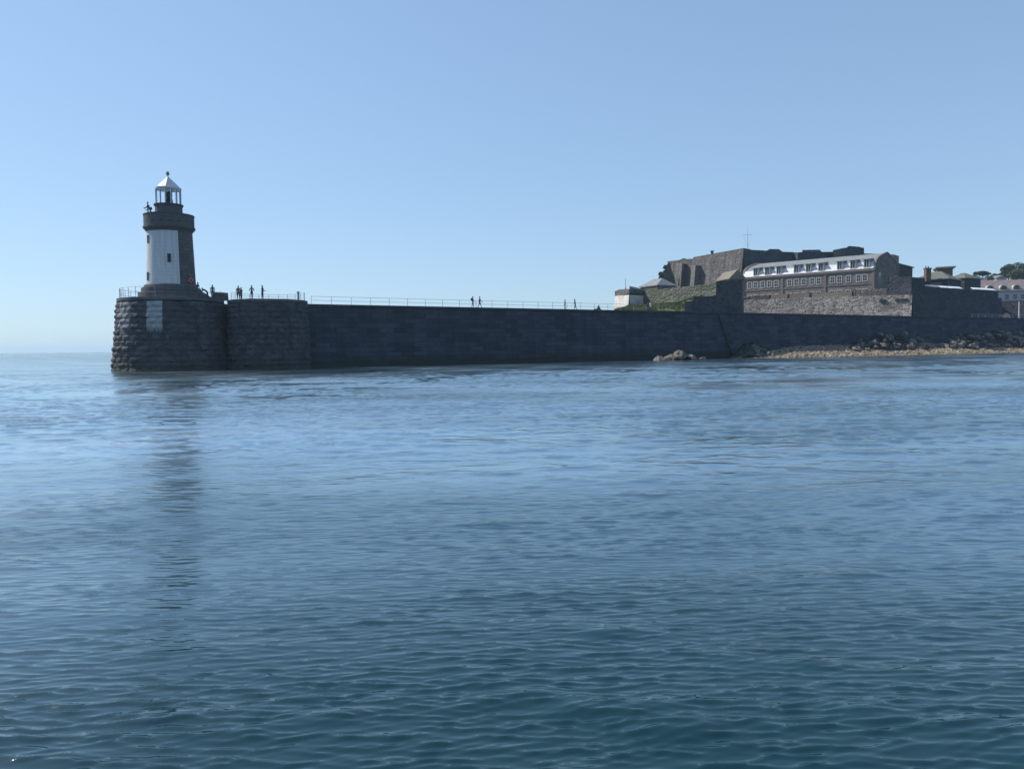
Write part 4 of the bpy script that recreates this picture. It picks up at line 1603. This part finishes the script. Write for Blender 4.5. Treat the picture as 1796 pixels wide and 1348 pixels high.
# rock reef in the water at the breakwater's bend
outcrop('rock_outcrop', 'low jagged rock outcrop in the water at the foot of the breakwater', [wline(1134, 7.6), wline(1165, 8.4), wline(1200, 8.2), wline(1238, 7.4)], 2.6, M['rock'], 3, 2.8, 0.15,
        peaks=[(0.22, 0.75, 0.09), (0.40, 0.5, 0.09), (0.62, 1.0, 0.13), (0.84, 0.7, 0.08)])
outcrop('rock_outcrop', 'small dark rock heap against the sea wall below the rampart corner', [wline(1288, 5.0), wline(1318, 5.4), wline(1352, 4.6)], 2.9, M['rock_dark'], 8, 4.0, 0.18, peaks=[(0.45, 1.0, 0.3)])
outcrop('rock_outcrop', 'craggy dark rocks on the beach below the corner of the sunlit rampart', [wline(1488, 5.6), wline(1530, 6.2), wline(1590, 6.0), wline(1632, 5.2)], 2.7, M['rock_dark'], 15, 5.2, 0.22, peaks=[(0.15, 0.6, 0.12), (0.45, 0.95, 0.2), (0.75, 1.0, 0.2), (0.95, 0.3, 0.1)])
outcrop('rock_outcrop', 'broad craggy rocks along the beach at the right edge', [wline(1648, 5.6), wline(1700, 6.4), wline(1760, 6.4), wline(1850, 6.4)], 2.9, M['rock_dark'], 22, 5.6, 0.24, peaks=[(0.12, 0.6, 0.12), (0.35, 0.85, 0.2), (0.65, 1.0, 0.25), (0.95, 1.0, 0.2)])
outcrop('rock_outcrop', 'distant rounded rock showing over the breakwater left of the white battery', [PX(1050, 150, 6), PX(1064, 150, 6), PX(1080, 152, 6)], 11.2, M['rock'], 31, 6, 0.4, zb=5, peaks=[(0.42, 0.95, 0.3), (0.85, 0.62, 0.2)])
# crag under the citadel's left end
cr = fort_wall('crag', 'steep rocky crag with bushes under the left end of the citadel', 'rock', [(1148, 505, 243), (1153, 500, 243.5), (1156, 493.5, 244.5), (1159, 489, 245), (1162, 480, 246.2), (1166, 474, 247.5), (1168, 466, 249), (1173, 460, 250)], 9.0, M['rock'], (6, 14), 0.28)


def beach():
    mb = MB()
    nx, ny = 260, 36
    rows = []
    for j in range(ny + 1):
        v = j / ny
        row = []
        for i in range(nx + 1):
            px = 1268 + (1900 - 1268) * i / nx
            wmax = min(8.0, 2.6 + max(0, (px - 1268)) * 0.045) + max(0, px - 1560) * 0.009
            off = (wmax + 2.4) * (1 - v) + 0.2 * v
            q = wline(px, off)
            ztop = min(2.0, 0.25 + max(0, px - 1290) * 0.016) + max(0, px - 1620) * 0.0012
            e = min(1, (px - 1266) / 25)
            z = -0.45 + (ztop + 0.45) * (v ** 0.8) * e
            z += 0.12 * noise.noise(Vector((q.x * 0.6, q.y * 0.6, 4))) + 0.10 * noise.noise(Vector((q.x * 1.9, q.y * 1.9, 9)))
            row.append((q.x, q.y, z))
        rows.append(row)
    mb.grid(rows)
    return props(mb.build('beach', M['shingle'], smooth=True), kind='structure'), rows


bo, brow = beach()


# stones
def stone_mesh(name, seed, mat, sub=2, amp=0.35):
    bm = bmesh.new()
    bmesh.ops.create_icosphere(bm, subdivisions=sub, radius=1)
    for v in bm.verts:
        p = v.co.copy()
        c = noise.cell(p * 1.3 + Vector((seed, 0, 0)))
        v.co = p * (0.92 + amp * noise.noise(p * 1.1 + Vector((seed, seed, 0))) + 0.22 * noise.noise(p * 2.7 + Vector((0, seed, 5))) + 0.22 * c)
        v.co.z *= 0.7
    me = bpy.data.meshes.new(name)
    bm.to_mesh(me)
    bm.free()
    me.materials.append(mat)
    return me


stones = [stone_mesh('boulder', s, M['rock_mid'] if s in (0, 1, 3, 4) else M['rock_dark']) for s in range(6)]
g = random.Random(5)


def beach_pt(px, v):
    i = (px - 1268) / (1900 - 1268) * 260
    i0 = min(259, max(0, int(i)))
    j = int(v * 36)
    a, b_ = Vector(brow[min(36, j)][i0]), Vector(brow[min(36, j)][i0 + 1])
    return a.lerp(b_, i - i0)


def boulder(q, r_, label, group):
    o = bpy.data.objects.new('boulder', stones[g.randrange(6)])
    COL.objects.link(o)
    o.location = q
    o.scale = (r_ * g.uniform(.8, 1.4), r_ * g.uniform(.8, 1.3), r_ * g.uniform(.7, 1.2))
    o.rotation_euler = (g.uniform(-.4, .4), g.uniform(-.4, .4), g.uniform(0, 6.28))
    props(o, label, 'boulder', group)


for k in range(90):
    px = g.uniform(1494, 1630)
    v_ = g.uniform(.47, .97)
    boulder(beach_pt(px, v_) + Vector((0, 0, g.uniform(0, 4.2) * max(0, v_ - .3) * math.sin(math.pi * (px - 1488) / 148))), g.uniform(.4, 1.05), 'rough boulder among the craggy rocks below the rampart corner', 'boulders below the rampart corner')
for k in range(120):
    px = g.uniform(1652, 1840)
    v_ = g.uniform(.47, .97)
    boulder(beach_pt(px, v_) + Vector((0, 0, g.uniform(0, 4.6) * max(0, v_ - .3) * min(1, (px - 1645) / 50))), g.uniform(.4, 1.05), 'rough boulder among the broad rocks at the right edge of the beach', 'boulders at the right end of the beach')
for k in range(24):
    px = g.uniform(1290, 1350)
    v_ = g.uniform(.3, .95)
    boulder(beach_pt(px, v_) + Vector((0, 0, g.uniform(0, 3.6) * max(0, v_ - .25) * math.sin(math.pi * (px - 1284) / 72))), g.uniform(.35, .85), 'dark boulder in the small heap against the sea wall', 'boulders in the small heap')
for k in range(8):
    px = g.uniform(1143, 1235)
    boulder(wline(px, g.uniform(5.5, 8.8), g.uniform(-.1, .2)), g.uniform(.3, .65), 'wave washed boulder beside the low reef at the breakwater foot', 'boulders beside the reef')


def pebbles():
    base = stone_mesh('pebble_src', 3, M['weed'], 1, 0.3)
    bv = np.array([v.co[:] for v in base.vertices])
    bf = np.array([p.vertices[:] for p in base.polygons])
    V, Fc = [], []
    n = 0
    for k in range(4200):
        px = g.uniform(1276, 1880)
        v = min(0.999, g.uniform(.10, 1.0))
        q = beach_pt(px, v)
        r_ = g.choice((.10, .14, .18, .25, .36)) * g.uniform(.8, 1.3)
        a = g.uniform(0, 6.28)
        ca, sa = math.cos(a), math.sin(a)
        w_ = bv * np.array([r_ * g.uniform(.8, 1.5), r_, r_ * g.uniform(.5, .9)])
        w_ = np.stack([w_[:, 0] * ca - w_[:, 1] * sa, w_[:, 0] * sa + w_[:, 1] * ca, w_[:, 2]], -1) + np.array(q[:])
        V.append(w_)
        Fc.append(bf + n)
        n += len(bv)
    me = bpy.data.meshes.new('beach_stones')
    me.from_pydata(np.vstack(V).tolist(), [], np.vstack(Fc).tolist())
    m, nt, b = new_mat('beach stones')
    ge = nt.nodes.new('ShaderNodeNewGeometry')
    col = ramp(nt, ge.outputs['Random Per Island'], [(0, (0.06, 0.048, 0.035)), (0.3, (0.165, 0.13, 0.085)), (0.55, (0.27, 0.225, 0.16)), (0.78, (0.22, 0.12, 0.055)), (1, (0.40, 0.35, 0.27))])
    lk(nt, col, b.inputs['Base Color'])
    b.inputs['Roughness'].default_value = 0.8
    me.materials.append(m)
    o = bpy.data.objects.new('beach_stones', me)
    COL.objects.link(o)
    props(o, 'tan and rust brown stones covering the beach', 'stones', kind='stuff')
    bpy.data.meshes.remove(base)


pebbles()


# ------------------------------------------------------------------ grassy bank
def bank():
    cols = [(1078, 544), (1090, 541), (1105, 536), (1122, 535), (1145, 534), (1165, 533), (1190, 530), (1205, 526), (1218, 523), (1240, 521)]
    C0, C1 = P(1121, 510.5, 164.2), P(1257, 496.8, 146)
    nx, ny = 110, 30
    rows = []
    xs = [c_[0] for c_ in cols]
    ys = [c_[1] for c_ in cols]
    for j in range(ny + 1):
        v = j / ny
        row = []
        for i in range(nx + 1):
            px = 1078 + (1240 - 1078) * i / nx
            py = float(np.interp(px, xs, ys))
            D1 = float(np.interp(px, [1078, 1103, 1121, 1257], [171, 158, 163, 145.0])) - 0.6
            f0 = wall_pt(px, ZD, 8.1)
            z1 = P(px, py, D1).z
            f1 = PX(px, D1, z1)
            q = f0.lerp(f1, v)
            z = ZD - 0.1 + (z1 - ZD + 0.1) * v ** 0.85
            z += 0.22 * noise.noise(Vector((q.x * .45, q.y * .45, 2))) * min(1, v * 5) + 0.1 * noise.noise(Vector((q.x * 1.6, q.y * 1.6, 7)))
            row.append((q.x, q.y, z))
        rows.append(row)
    mb = MB()
    mb.grid(rows)
    props(mb.build('grassy_bank', M['turf'], smooth=True), kind='structure')
    V, Fc = [], []
    for k in range(9000):
        i, j = g.randrange(nx), g.randrange(ny)
        q = Vector(rows[j][i]).lerp(Vector(rows[j + 1][i + 1]), g.random())
        if noise.noise(Vector((q.x * .3, q.y * .3, 11))) < -0.15: continue
        h_ = g.uniform(.15, .5)
        a = g.uniform(0, 6.28)
        d = Vector((math.cos(a), math.sin(a), 0)) * 0.09
        tip = q + Vector((g.uniform(-.2, .2), g.uniform(-.2, .2), h_))
        n = len(V)
        V += [tuple(q - d), tuple(q + d), tuple(tip)]
        Fc.append((n, n + 1, n + 2))
    me = bpy.data.meshes.new('grass')
    me.from_pydata(V, [], Fc)
    me.materials.append(M['blade'])
    o = bpy.data.objects.new('grass', me)
    COL.objects.link(o)
    props(o, 'rough green grass tufts on the bank below the curtain wall', 'grass', kind='stuff')


bank()


# ------------------------------------------------------------------ trees and hill
def hill():
    mb = MB()
    rows = []
    for j in range(16):
        v = j / 15
        row = []
        for i in range(50):
            px = 1640 + 420 * i / 49
            D = 262 + v * 330
            q = PX(px, D, 8)
            zt = P(px, float(np.interp(px, [1640, 1700, 1760, 1800, 1900, 2060], [497, 494, 492, 489, 484, 484])), 340).z
            k = min(1, v * 3.2) if v < 0.31 else 1 - (v - 0.31) * 0.55
            z = 6 + (zt - 6) * math.sin(k * math.pi / 2) + 1.2 * noise.noise(Vector((q.x * .03, q.y * .03, 5)))
            row.append((q.x, q.y, z))
        rows.append(row)
    rows.append([(p_[0], p_[1], -2) for p_ in rows[-1]])
    mb.grid(rows)
    props(mb.build('hill', M['turf'], smooth=True), kind='structure')


hill()


def leaf_cloud(centres, n, size, seed):
    g_ = np.random.default_rng(seed)
    V, Fc = [], []
    tot = sum(r_ ** 2 for _, r_, _ in centres)
    for c_, r_, sq in centres:
        m = int(n * r_ ** 2 / tot)
        d = g_.normal(size=(m, 3))
        d /= np.linalg.norm(d, axis=1)[:, None]
        rad = r_ * (0.45 + 0.6 * g_.random(m) ** 0.6)
        pos = np.array(c_[:]) + d * rad[:, None] * np.array([1, 1, sq])
        for p_ in pos:
            a = g_.normal(size=3); a /= np.linalg.norm(a)
            b_ = np.cross(a, g_.normal(size=3)); b_ /= max(1e-6, np.linalg.norm(b_))
            s = size * g_.uniform(.6, 1.4)
            k = len(V)
            V += [tuple(p_ - a * s), tuple(p_ + b_ * s * .55), tuple(p_ + a * s), tuple(p_ - b_ * s * .55)]
            Fc.append((k, k + 1, k + 2, k + 3))
    return V, Fc


def tree(label, px, py0, py1, D, wpx, mat, seed, shape='round', group=None, name='tree', n=1500):
    base, top = P(px, py0, D), P(px, py1, D)
    H = top.z - base.z
    Wd = wpx * D / F / 2
    t = thing(name, label, 'tree', base, group)
    g_ = random.Random(seed)
    mb = MB()
    trunk_top = base + Vector((g_.uniform(-.05, .05) * H, 0, H * .62))
    mb.tube(base - Vector((0, 0, 1)), trunk_top, H * .035 + .08, 8, H * .015 + .03)
    cs = []
    for k in range(7 if shape != 'pine' else 6):
        a = g_.uniform(0, 6.28)
        rr_ = Wd * g_.uniform(.25, .7)
        if shape == 'pine':
            c_ = base + Vector((math.cos(a) * rr_, math.sin(a) * rr_, H * g_.uniform(.70, .9)))
            cs.append((c_, Wd * g_.uniform(.35, .55), 0.42))
        else:
            c_ = base + Vector((math.cos(a) * rr_, math.sin(a) * rr_, H * g_.uniform(.18, .80)))
            cs.append((c_, Wd * g_.uniform(.38, .6), 0.85))
        mb.tube(trunk_top - Vector((0, 0, H * .15)), c_, H * .012 + .03, 5, .03)
    if shape != 'pine': cs.append((base + Vector((0, 0, H * .72)), Wd * .6, min(1.2, H * .27 / (Wd * .6))))
    mb.build('trunk', M['bark'], t)
    V, Fc = leaf_cloud(cs, n, max(.25, Wd * .06), seed)
    me = bpy.data.meshes.new('crown')
    me.from_pydata([(v[0] - base.x, v[1] - base.y, v[2] - base.z) for v in V], [], Fc)
    me.materials.append(mat)
    o = bpy.data.objects.new('crown', me)
    COL.objects.link(o)
    o.parent = t


tree('big dense dark tree on the hill above the dormered building', 1769, 492, 462.5, 330, 28, M['leaf_dark'], 1, n=5200)
tree('tall broad tree on the hill, cut by the right edge of the photo', 1797, 492, 461.5, 335, 34, M['leaf_dark'], 2, n=5200)
tree('tree beyond the right edge of the hill, leaning out of the photo', 1830, 490, 458, 340, 36, M['leaf_dark'], 3, n=1600)
tree('flat topped dark pine on the hill skyline', 1724, 493, 476.5, 350, 27, M['leaf_pine'], 4, 'pine', n=3000)
tree('small round tree just right of the square tower', 1687, 494, 479, 350, 13, M['leaf_pine'], 5, n=800)
tree('small dark tree on the skyline between the square tower and the pine', 1699, 494, 481, 355, 12, M['leaf_pine'], 6, n=800)
tree('low tree between the skyline pine and the big dense tree', 1744, 493, 479.5, 350, 22, M['leaf_pine'], 7, n=1200)
tree('broad tree filling the rise behind the dormered building roof', 1783, 494, 471, 322, 30, M['leaf_pale'], 13, n=2600)
tree('lower tree left of the big dense tree on the rise', 1752, 495, 481, 318, 24, M['leaf_dark'], 14, n=1800)
tree('low tree right of the skyline pine, behind the chimney', 1733, 495, 483, 316, 18, M['leaf_pale'], 15, n=1200)
tree('pale leafy bush tree behind the dark bastion roofs', 1703, 509, 489, 240, 26, M['leaf_pale'], 8, n=1600, name='tree')
tree('dark bush tree left of the dormered building chimney', 1712, 509, 491, 236, 12, M['leaf_dark'], 9, n=900, name='tree')
tree('small bush growing on the crag beside the citadel', 1160, 497, 475, 240, 12, M['leaf_dark'], 10, n=700, name='bush')
tree('small bush near the top of the crag beside the citadel', 1167, 479, 464, 244, 9, M['leaf_dark'], 12, n=400, name='bush')
tree('thin bush on the brow at the left end of the citadel wall', 1200, 459, 453.5, 246, 14, M['leaf_pale'], 11, n=260, name='bush')
zE = P(1742, 489, 300).z
h6, f6, _ = house('hill_house', 'tiny pale gabled house among the hill trees', (1735, 300), (1748, 297), zE - 5, zE, P(1742, 484.5, 300).z, 5, M['render_pale'], M['slate'])
zE = P(1690, 488, 280).z
h7, f7, _ = house('hill_house', 'tiny house with an orange roof right of the square tower', (1681, 280), (1697, 276), zE - 8, zE, P(1690, 484.5, 280).z, 5, M['render_pale'], M['tile_pink'])


# ------------------------------------------------------------------ people
SKIN = plain('skin', (0.36, 0.22, 0.16), 0.6, var=0.06)
HAIR = plain('dark hair', (0.03, 0.022, 0.018), 0.6)
SHOE = plain('shoes', (0.05, 0.05, 0.055), 0.6)
CLOTH = {}


def cloth(c):
    if c not in CLOTH: CLOTH[c] = plain('cloth', c, 0.85, var=0.12, scale=6)
    return CLOTH[c]


def rotx(v, a):     # positive a swings forward (+y)
    return Vector((v.x, v.y * math.cos(a) + v.z * -math.sin(a) * -1 * -1 if False else v.y * math.cos(a) - v.z * math.sin(a), v.y * math.sin(a) + v.z * math.cos(a)))


def person(label, foot, face, H=1.72, arms=((5, 12), (5, 12)), legs=((2, 0), (-2, 0)), lean=0, shirt=(0.05, 0.06, 0.08), trousers=(0.03, 0.035, 0.05), sleeves=True, shorts=False, pack=None, hair=HAIR, hat=None, splay=6, wide=1.0):
    """face: heading in degrees, 0 = towards the camera, 90 = to the right of the picture"""
    J, E, RAD, CAT = [], [], [], []

    def j(p, r_, parent, cat):
        J.append(Vector(p) * H)
        RAD.append(r_ * H)
        if parent is not None:
            E.append((parent, len(J) - 1))
        CAT.append(cat)
        return len(J) - 1
    la = R(lean)
    hip_h = 0.52

    def up(v):      # lean the upper body about the hips, forward = +y
        d = Vector(v) - Vector((0, 0, hip_h))
        return Vector((d.x, d.y * math.cos(la) + d.z * math.sin(la), -d.y * math.sin(la) + d.z * math.cos(la) + hip_h))
    pel = j((0, 0, hip_h), .068 * wide, None, 't')
    sp = j(up((0, 0, .63)), .062 * wide, pel, 's')
    ch = j(up((0, 0, .745)), .072 * wide, sp, 's')
    nk0 = j(up((0, -.002, .825)), .036, ch, 's')
    nk = j(up((0, .004, .862)), .029, nk0, 'k')
    h0 = j(up((0, .014, .900)), .044, nk, 'k')
    h1 = j(up((0, .012, .945)), .050, h0, 'k')
    h2 = j(up((0, .006, .975)), .036, h1, 'h')
    nose = j(up((0, .066, .918)), .008, h0, 'k')
    for sgn, (a1, a2) in ((-1, arms[0]), (1, arms[1])):
        sh = j(up((sgn * .098 * wide, 0, .800)), .037, nk0, 's')
        S0 = up((sgn * .098 * wide, 0, .800))
        d1 = Vector((sgn * math.sin(R(splay)), math.sin(R(a1)), -math.cos(R(a1)))).normalized()
        el_p = S0 + d1 * .168
        el = j(el_p, .026, sh, 's' if sleeves else 'k')
        d2 = Vector((sgn * .02 - sgn * (.35 if a2 > 60 else 0), math.sin(R(a2)), -math.cos(R(a2)))).normalized()
        wr_p = el_p + d2 * .142
        wr = j(wr_p, .0165, el, 'k' if not sleeves else 's')
        pm_p = wr_p + d2 * .045
        pm = j(pm_p, .019, wr, 'k')
        side = Vector((0, 1, 0)).cross(d2)
        perp = d2.cross(Vector((1, 0, 0))).normalized()
        for q_, ln in ((-.016, .036), (-.0055, .043), (.0055, .041), (.016, .032)):
            f1 = j(pm_p + perp * q_ + d2 * .028, .006, pm, 'k')
            j(pm_p + perp * q_ + d2 * (.028 + ln * .6) + Vector((-sgn * .010, 0, 0)), .005, f1, 'k')
        th_ = j(wr_p + perp * .026 + d2 * .034, .0065, wr, 'k')
        j(wr_p + perp * .034 + d2 * .058, .0055, th_, 'k')
    low = 9
    for sgn, (a1, a2) in ((-1, legs[0]), (1, legs[1])):
        hp = j((sgn * .052 * wide, 0, .495), .056 * wide, pel, 't')
        H0 = Vector((sgn * .052 * wide, 0, .495))
        d1 = Vector((sgn * .02, math.sin(R(a1)), -math.cos(R(a1)))).normalized()
        kn_p = H0 + d1 * .225
        kn = j(kn_p, .036, hp, 't')
        d2 = Vector((0, math.sin(R(a1 + a2)), -math.cos(R(a1 + a2)))).normalized()
        cf_p = kn_p + d2 * .08
        cf = j(cf_p, .032, kn, 'k' if shorts else 't')
        an_p = kn_p + d2 * .225
        an = j(an_p, .021, cf, 'k' if shorts else 't')
        ft = j(an_p + Vector((sgn * .006, .03, -.024)), .021, an, 'f')
        j(an_p + Vector((sgn * .012, .088, -.030)), .016, ft, 'f')
        low = min(low, an_p.z - .030 - .016)
    me = bpy.data.meshes.new('person')
    me.from_pydata([tuple(v) for v in J], E, [])
    tmp = bpy.data.objects.new('person_tmp', me)
    COL.objects.link(tmp)
    md = tmp.modifiers.new('skin', 'SKIN')
    md.use_smooth_shade = True
    for i, r_ in enumerate(RAD):
        sv = me.skin_vertices[0].data[i]
        sv.radius = (r_, r_)
        sv.use_root = (i == 0)
    ss = tmp.modifiers.new('sub', 'SUBSURF')
    ss.levels = 1
    ss.render_levels = 1
    bpy.context.view_layer.update()
    dg = bpy.context.evaluated_depsgraph_get()
    body = bpy.data.meshes.new_from_object(tmp.evaluated_get(dg))
    bpy.data.objects.remove(tmp)
    body.name = 'person'
    mats = {'s': 0, 't': 1, 'k': 2, 'f': 3, 'h': 4}
    body.materials.clear()
    for m in (cloth(shirt), cloth(trousers), SKIN, SHOE, hair): body.materials.append(m)
    segs = [(J[a], J[b], CAT[b]) for a, b in E]
    for pl in body.polygons:
        c = pl.center
        best, bc = 1e9, 's'
        for a, b, cat in segs:
            ab = b - a
            tt = max(0, min(1, (c - a).dot(ab) / max(1e-9, ab.length_squared)))
            d_ = (c - a - ab * tt).length_squared
            if d_ < best: best, bc = d_, cat
        pl.material_index = mats[bc]
    o = bpy.data.objects.new('person', body)
    COL.objects.link(o)
    props(o, label, 'person')
    o.location = (foot.x, foot.y, foot.z - low * H)
    o.rotation_euler = (0, 0, R(180 + face))
    # hair
    bm = bmesh.new()
    bmesh.ops.create_icosphere(bm, subdivisions=2, radius=.060 * H)
    hc = up((0, -.004, .945)) * H
    dele = []
    for v in bm.verts:
        if v.co.y > .02 * H and v.co.z < .022 * H: dele.append(v)
        elif v.co.z < -.035 * H: dele.append(v)
    bmesh.ops.delete(bm, geom=dele, context='VERTS')
    for v in bm.verts: v.co = v.co + hc
    hm = bpy.data.meshes.new('hair')
    bm.to_mesh(hm)
    bm.free()
    hm.materials.append(hat if hat else hair)
    ho = bpy.data.objects.new('cap' if hat else 'hair', hm)
    COL.objects.link(ho)
    ho.parent = o
    if pack:
        bm = bmesh.new()
        bmesh.ops.create_cube(bm, size=1)
        bmesh.ops.bevel(bm, geom=bm.edges[:], offset=.18, segments=2, affect='EDGES')
        for v in bm.verts: v.co = up(Vector((v.co.x * .17, -.115 + v.co.y * .10, .725 + v.co.z * .23))) * H
        pm_ = bpy.data.meshes.new('backpack')
        bm.to_mesh(pm_)
        bm.free()
        pm_.materials.append(cloth(pack))
        po = bpy.data.objects.new('backpack', pm_)
        COL.objects.link(po)
        po.parent = o
    return o


def on_head(px, D): return PX(px, D, ZH)
def on_bast(px, D): return PX(px, D, 8.12)
def on_deck(px, back): return wall_pt(px, ZD, back)


dk = (0.025, 0.03, 0.04)
# on the lighthouse gallery
person('person in dark clothes at the left of the lighthouse gallery, standing taller', PX(259.8, 91.0, 18.0), -70, 1.66, arms=((20, 60), (20, 60)), shirt=(0.10, 0.11, 0.10), trousers=(0.3, 0.32, 0.3))
person('person leaning beside the taller one on the lighthouse gallery', PX(264.6, 91.6, 17.85), -60, 1.55, arms=((35, 70), (35, 70)), lean=16, shirt=(0.05, 0.06, 0.07), trousers=(0.25, 0.27, 0.26), pack=(0.04, 0.05, 0.05))
# pier head
person('person half hidden beside the right foot of the lighthouse', PX(346, 92.6, ZH + 0.45), 60, 1.66, lean=14, shirt=dk, trousers=dk)
person('person bending forward from the waist beside the stair wall', on_head(364, 91.3), -85, 1.66, lean=58, arms=((62, 78), (58, 70)), legs=((4, -4), (-3, -3)), shirt=dk, trousers=(0.03, 0.03, 0.035))
person('person standing square with arms hanging down near the parapet block', on_head(373.2, 92.2), 8, 1.74, arms=((2, 6), (2, 6)), splay=7, legs=((0, 0), (0, 0)), shirt=(0.05, 0.055, 0.055), trousers=(0.03, 0.035, 0.04), wide=1.15)
# bastion
person('broad person at the left of a close pair on the rounded bastion', on_bast(418.4, 92.2), 20, 1.76, shirt=(0.10, 0.10, 0.095), trousers=dk, wide=1.2, pack=(0.07, 0.07, 0.065))
person('shorter person at the right of a close pair on the rounded bastion', on_bast(423.4, 91.8), -30, 1.56, shirt=(0.06, 0.065, 0.065), trousers=dk)
person('person with elbows out, standing alone in the middle of the bastion', on_bast(441.8, 91.0), 0, 1.70, arms=((-8, 75), (-8, 75)), splay=26, shirt=(0.045, 0.05, 0.055), trousers=dk)
person('person in profile with one forearm held out at the bastion railing', on_bast(460.5, 91.6), 80, 1.74, arms=((10, 85), (14, 80)), shirt=dk, trousers=dk)
# walking on the breakwater
person('walker with a rucksack, the left one of the pair on the middle of the breakwater', on_deck(829.3, 2.0), 80, 1.70, arms=((18, 40), (-12, 8)), legs=((10, -6), (-8, -8)), shirt=dk, trousers=dk, pack=(0.04, 0.045, 0.055))
person('striding walker just right of the rucksack walker on the breakwater', on_deck(841.6, 2.2), 85, 1.74, arms=((26, 50), (-20, -2)), legs=((22, -4), (-18, -14)), shirt=(0.06, 0.065, 0.07), trousers=(0.05, 0.05, 0.055))
person('slim walker at the left of the farther pair on the breakwater', on_deck(991, 2.5), -80, 1.64, arms=((14, 30), (-10, 4)), legs=((10, -4), (-9, -8)), shirt=(0.05, 0.055, 0.06), trousers=(0.07, 0.07, 0.075))
person('taller walker leaning forward at the right of the farther pair', on_deck(1009, 2.5), -80, 1.80, arms=((22, 50), (-14, 6)), legs=((20, -6), (-16, -12)), lean=8, shirt=dk, trousers=(0.04, 0.04, 0.045))
person('person in black standing in front of the grassy bank', on_deck(1136.6, 4.0), 10, 1.66, shirt=(0.012, 0.012, 0.015), trousers=(0.012, 0.012, 0.015), wide=1.1)
person('person in a white shirt and black trousers in front of the grassy bank', on_deck(1140.6, 4.4), -10, 1.78, shirt=(0.75, 0.75, 0.74), trousers=(0.015, 0.015, 0.018), sleeves=False)


# ------------------------------------------------------------------ summer haze over the water
def haze():
    mb = MB()
    mb.box((-6600, -6600, -3.2), (13200, 0, 0), (0, 13200, 0), (0, 0, 46.2))
    m = bpy.data.materials.new('haze')
    m.use_nodes = True
    nt = m.node_tree
    for n in list(nt.nodes):
        if n.type != 'OUTPUT_MATERIAL': nt.nodes.remove(n)
    v = nt.nodes.new('ShaderNodeVolumePrincipled')
    v.inputs['Color'].default_value = (0.62, 0.82, 1.0, 1)
    v.inputs['Density'].default_value = HAZE
    v.inputs['Anisotropy'].default_value = 0.3
    lk(nt, v.outputs[0], nt.nodes['Material Output'].inputs['Volume'])
    props(mb.build('haze', m), kind='stuff')


HAZE = 0.00020
haze()
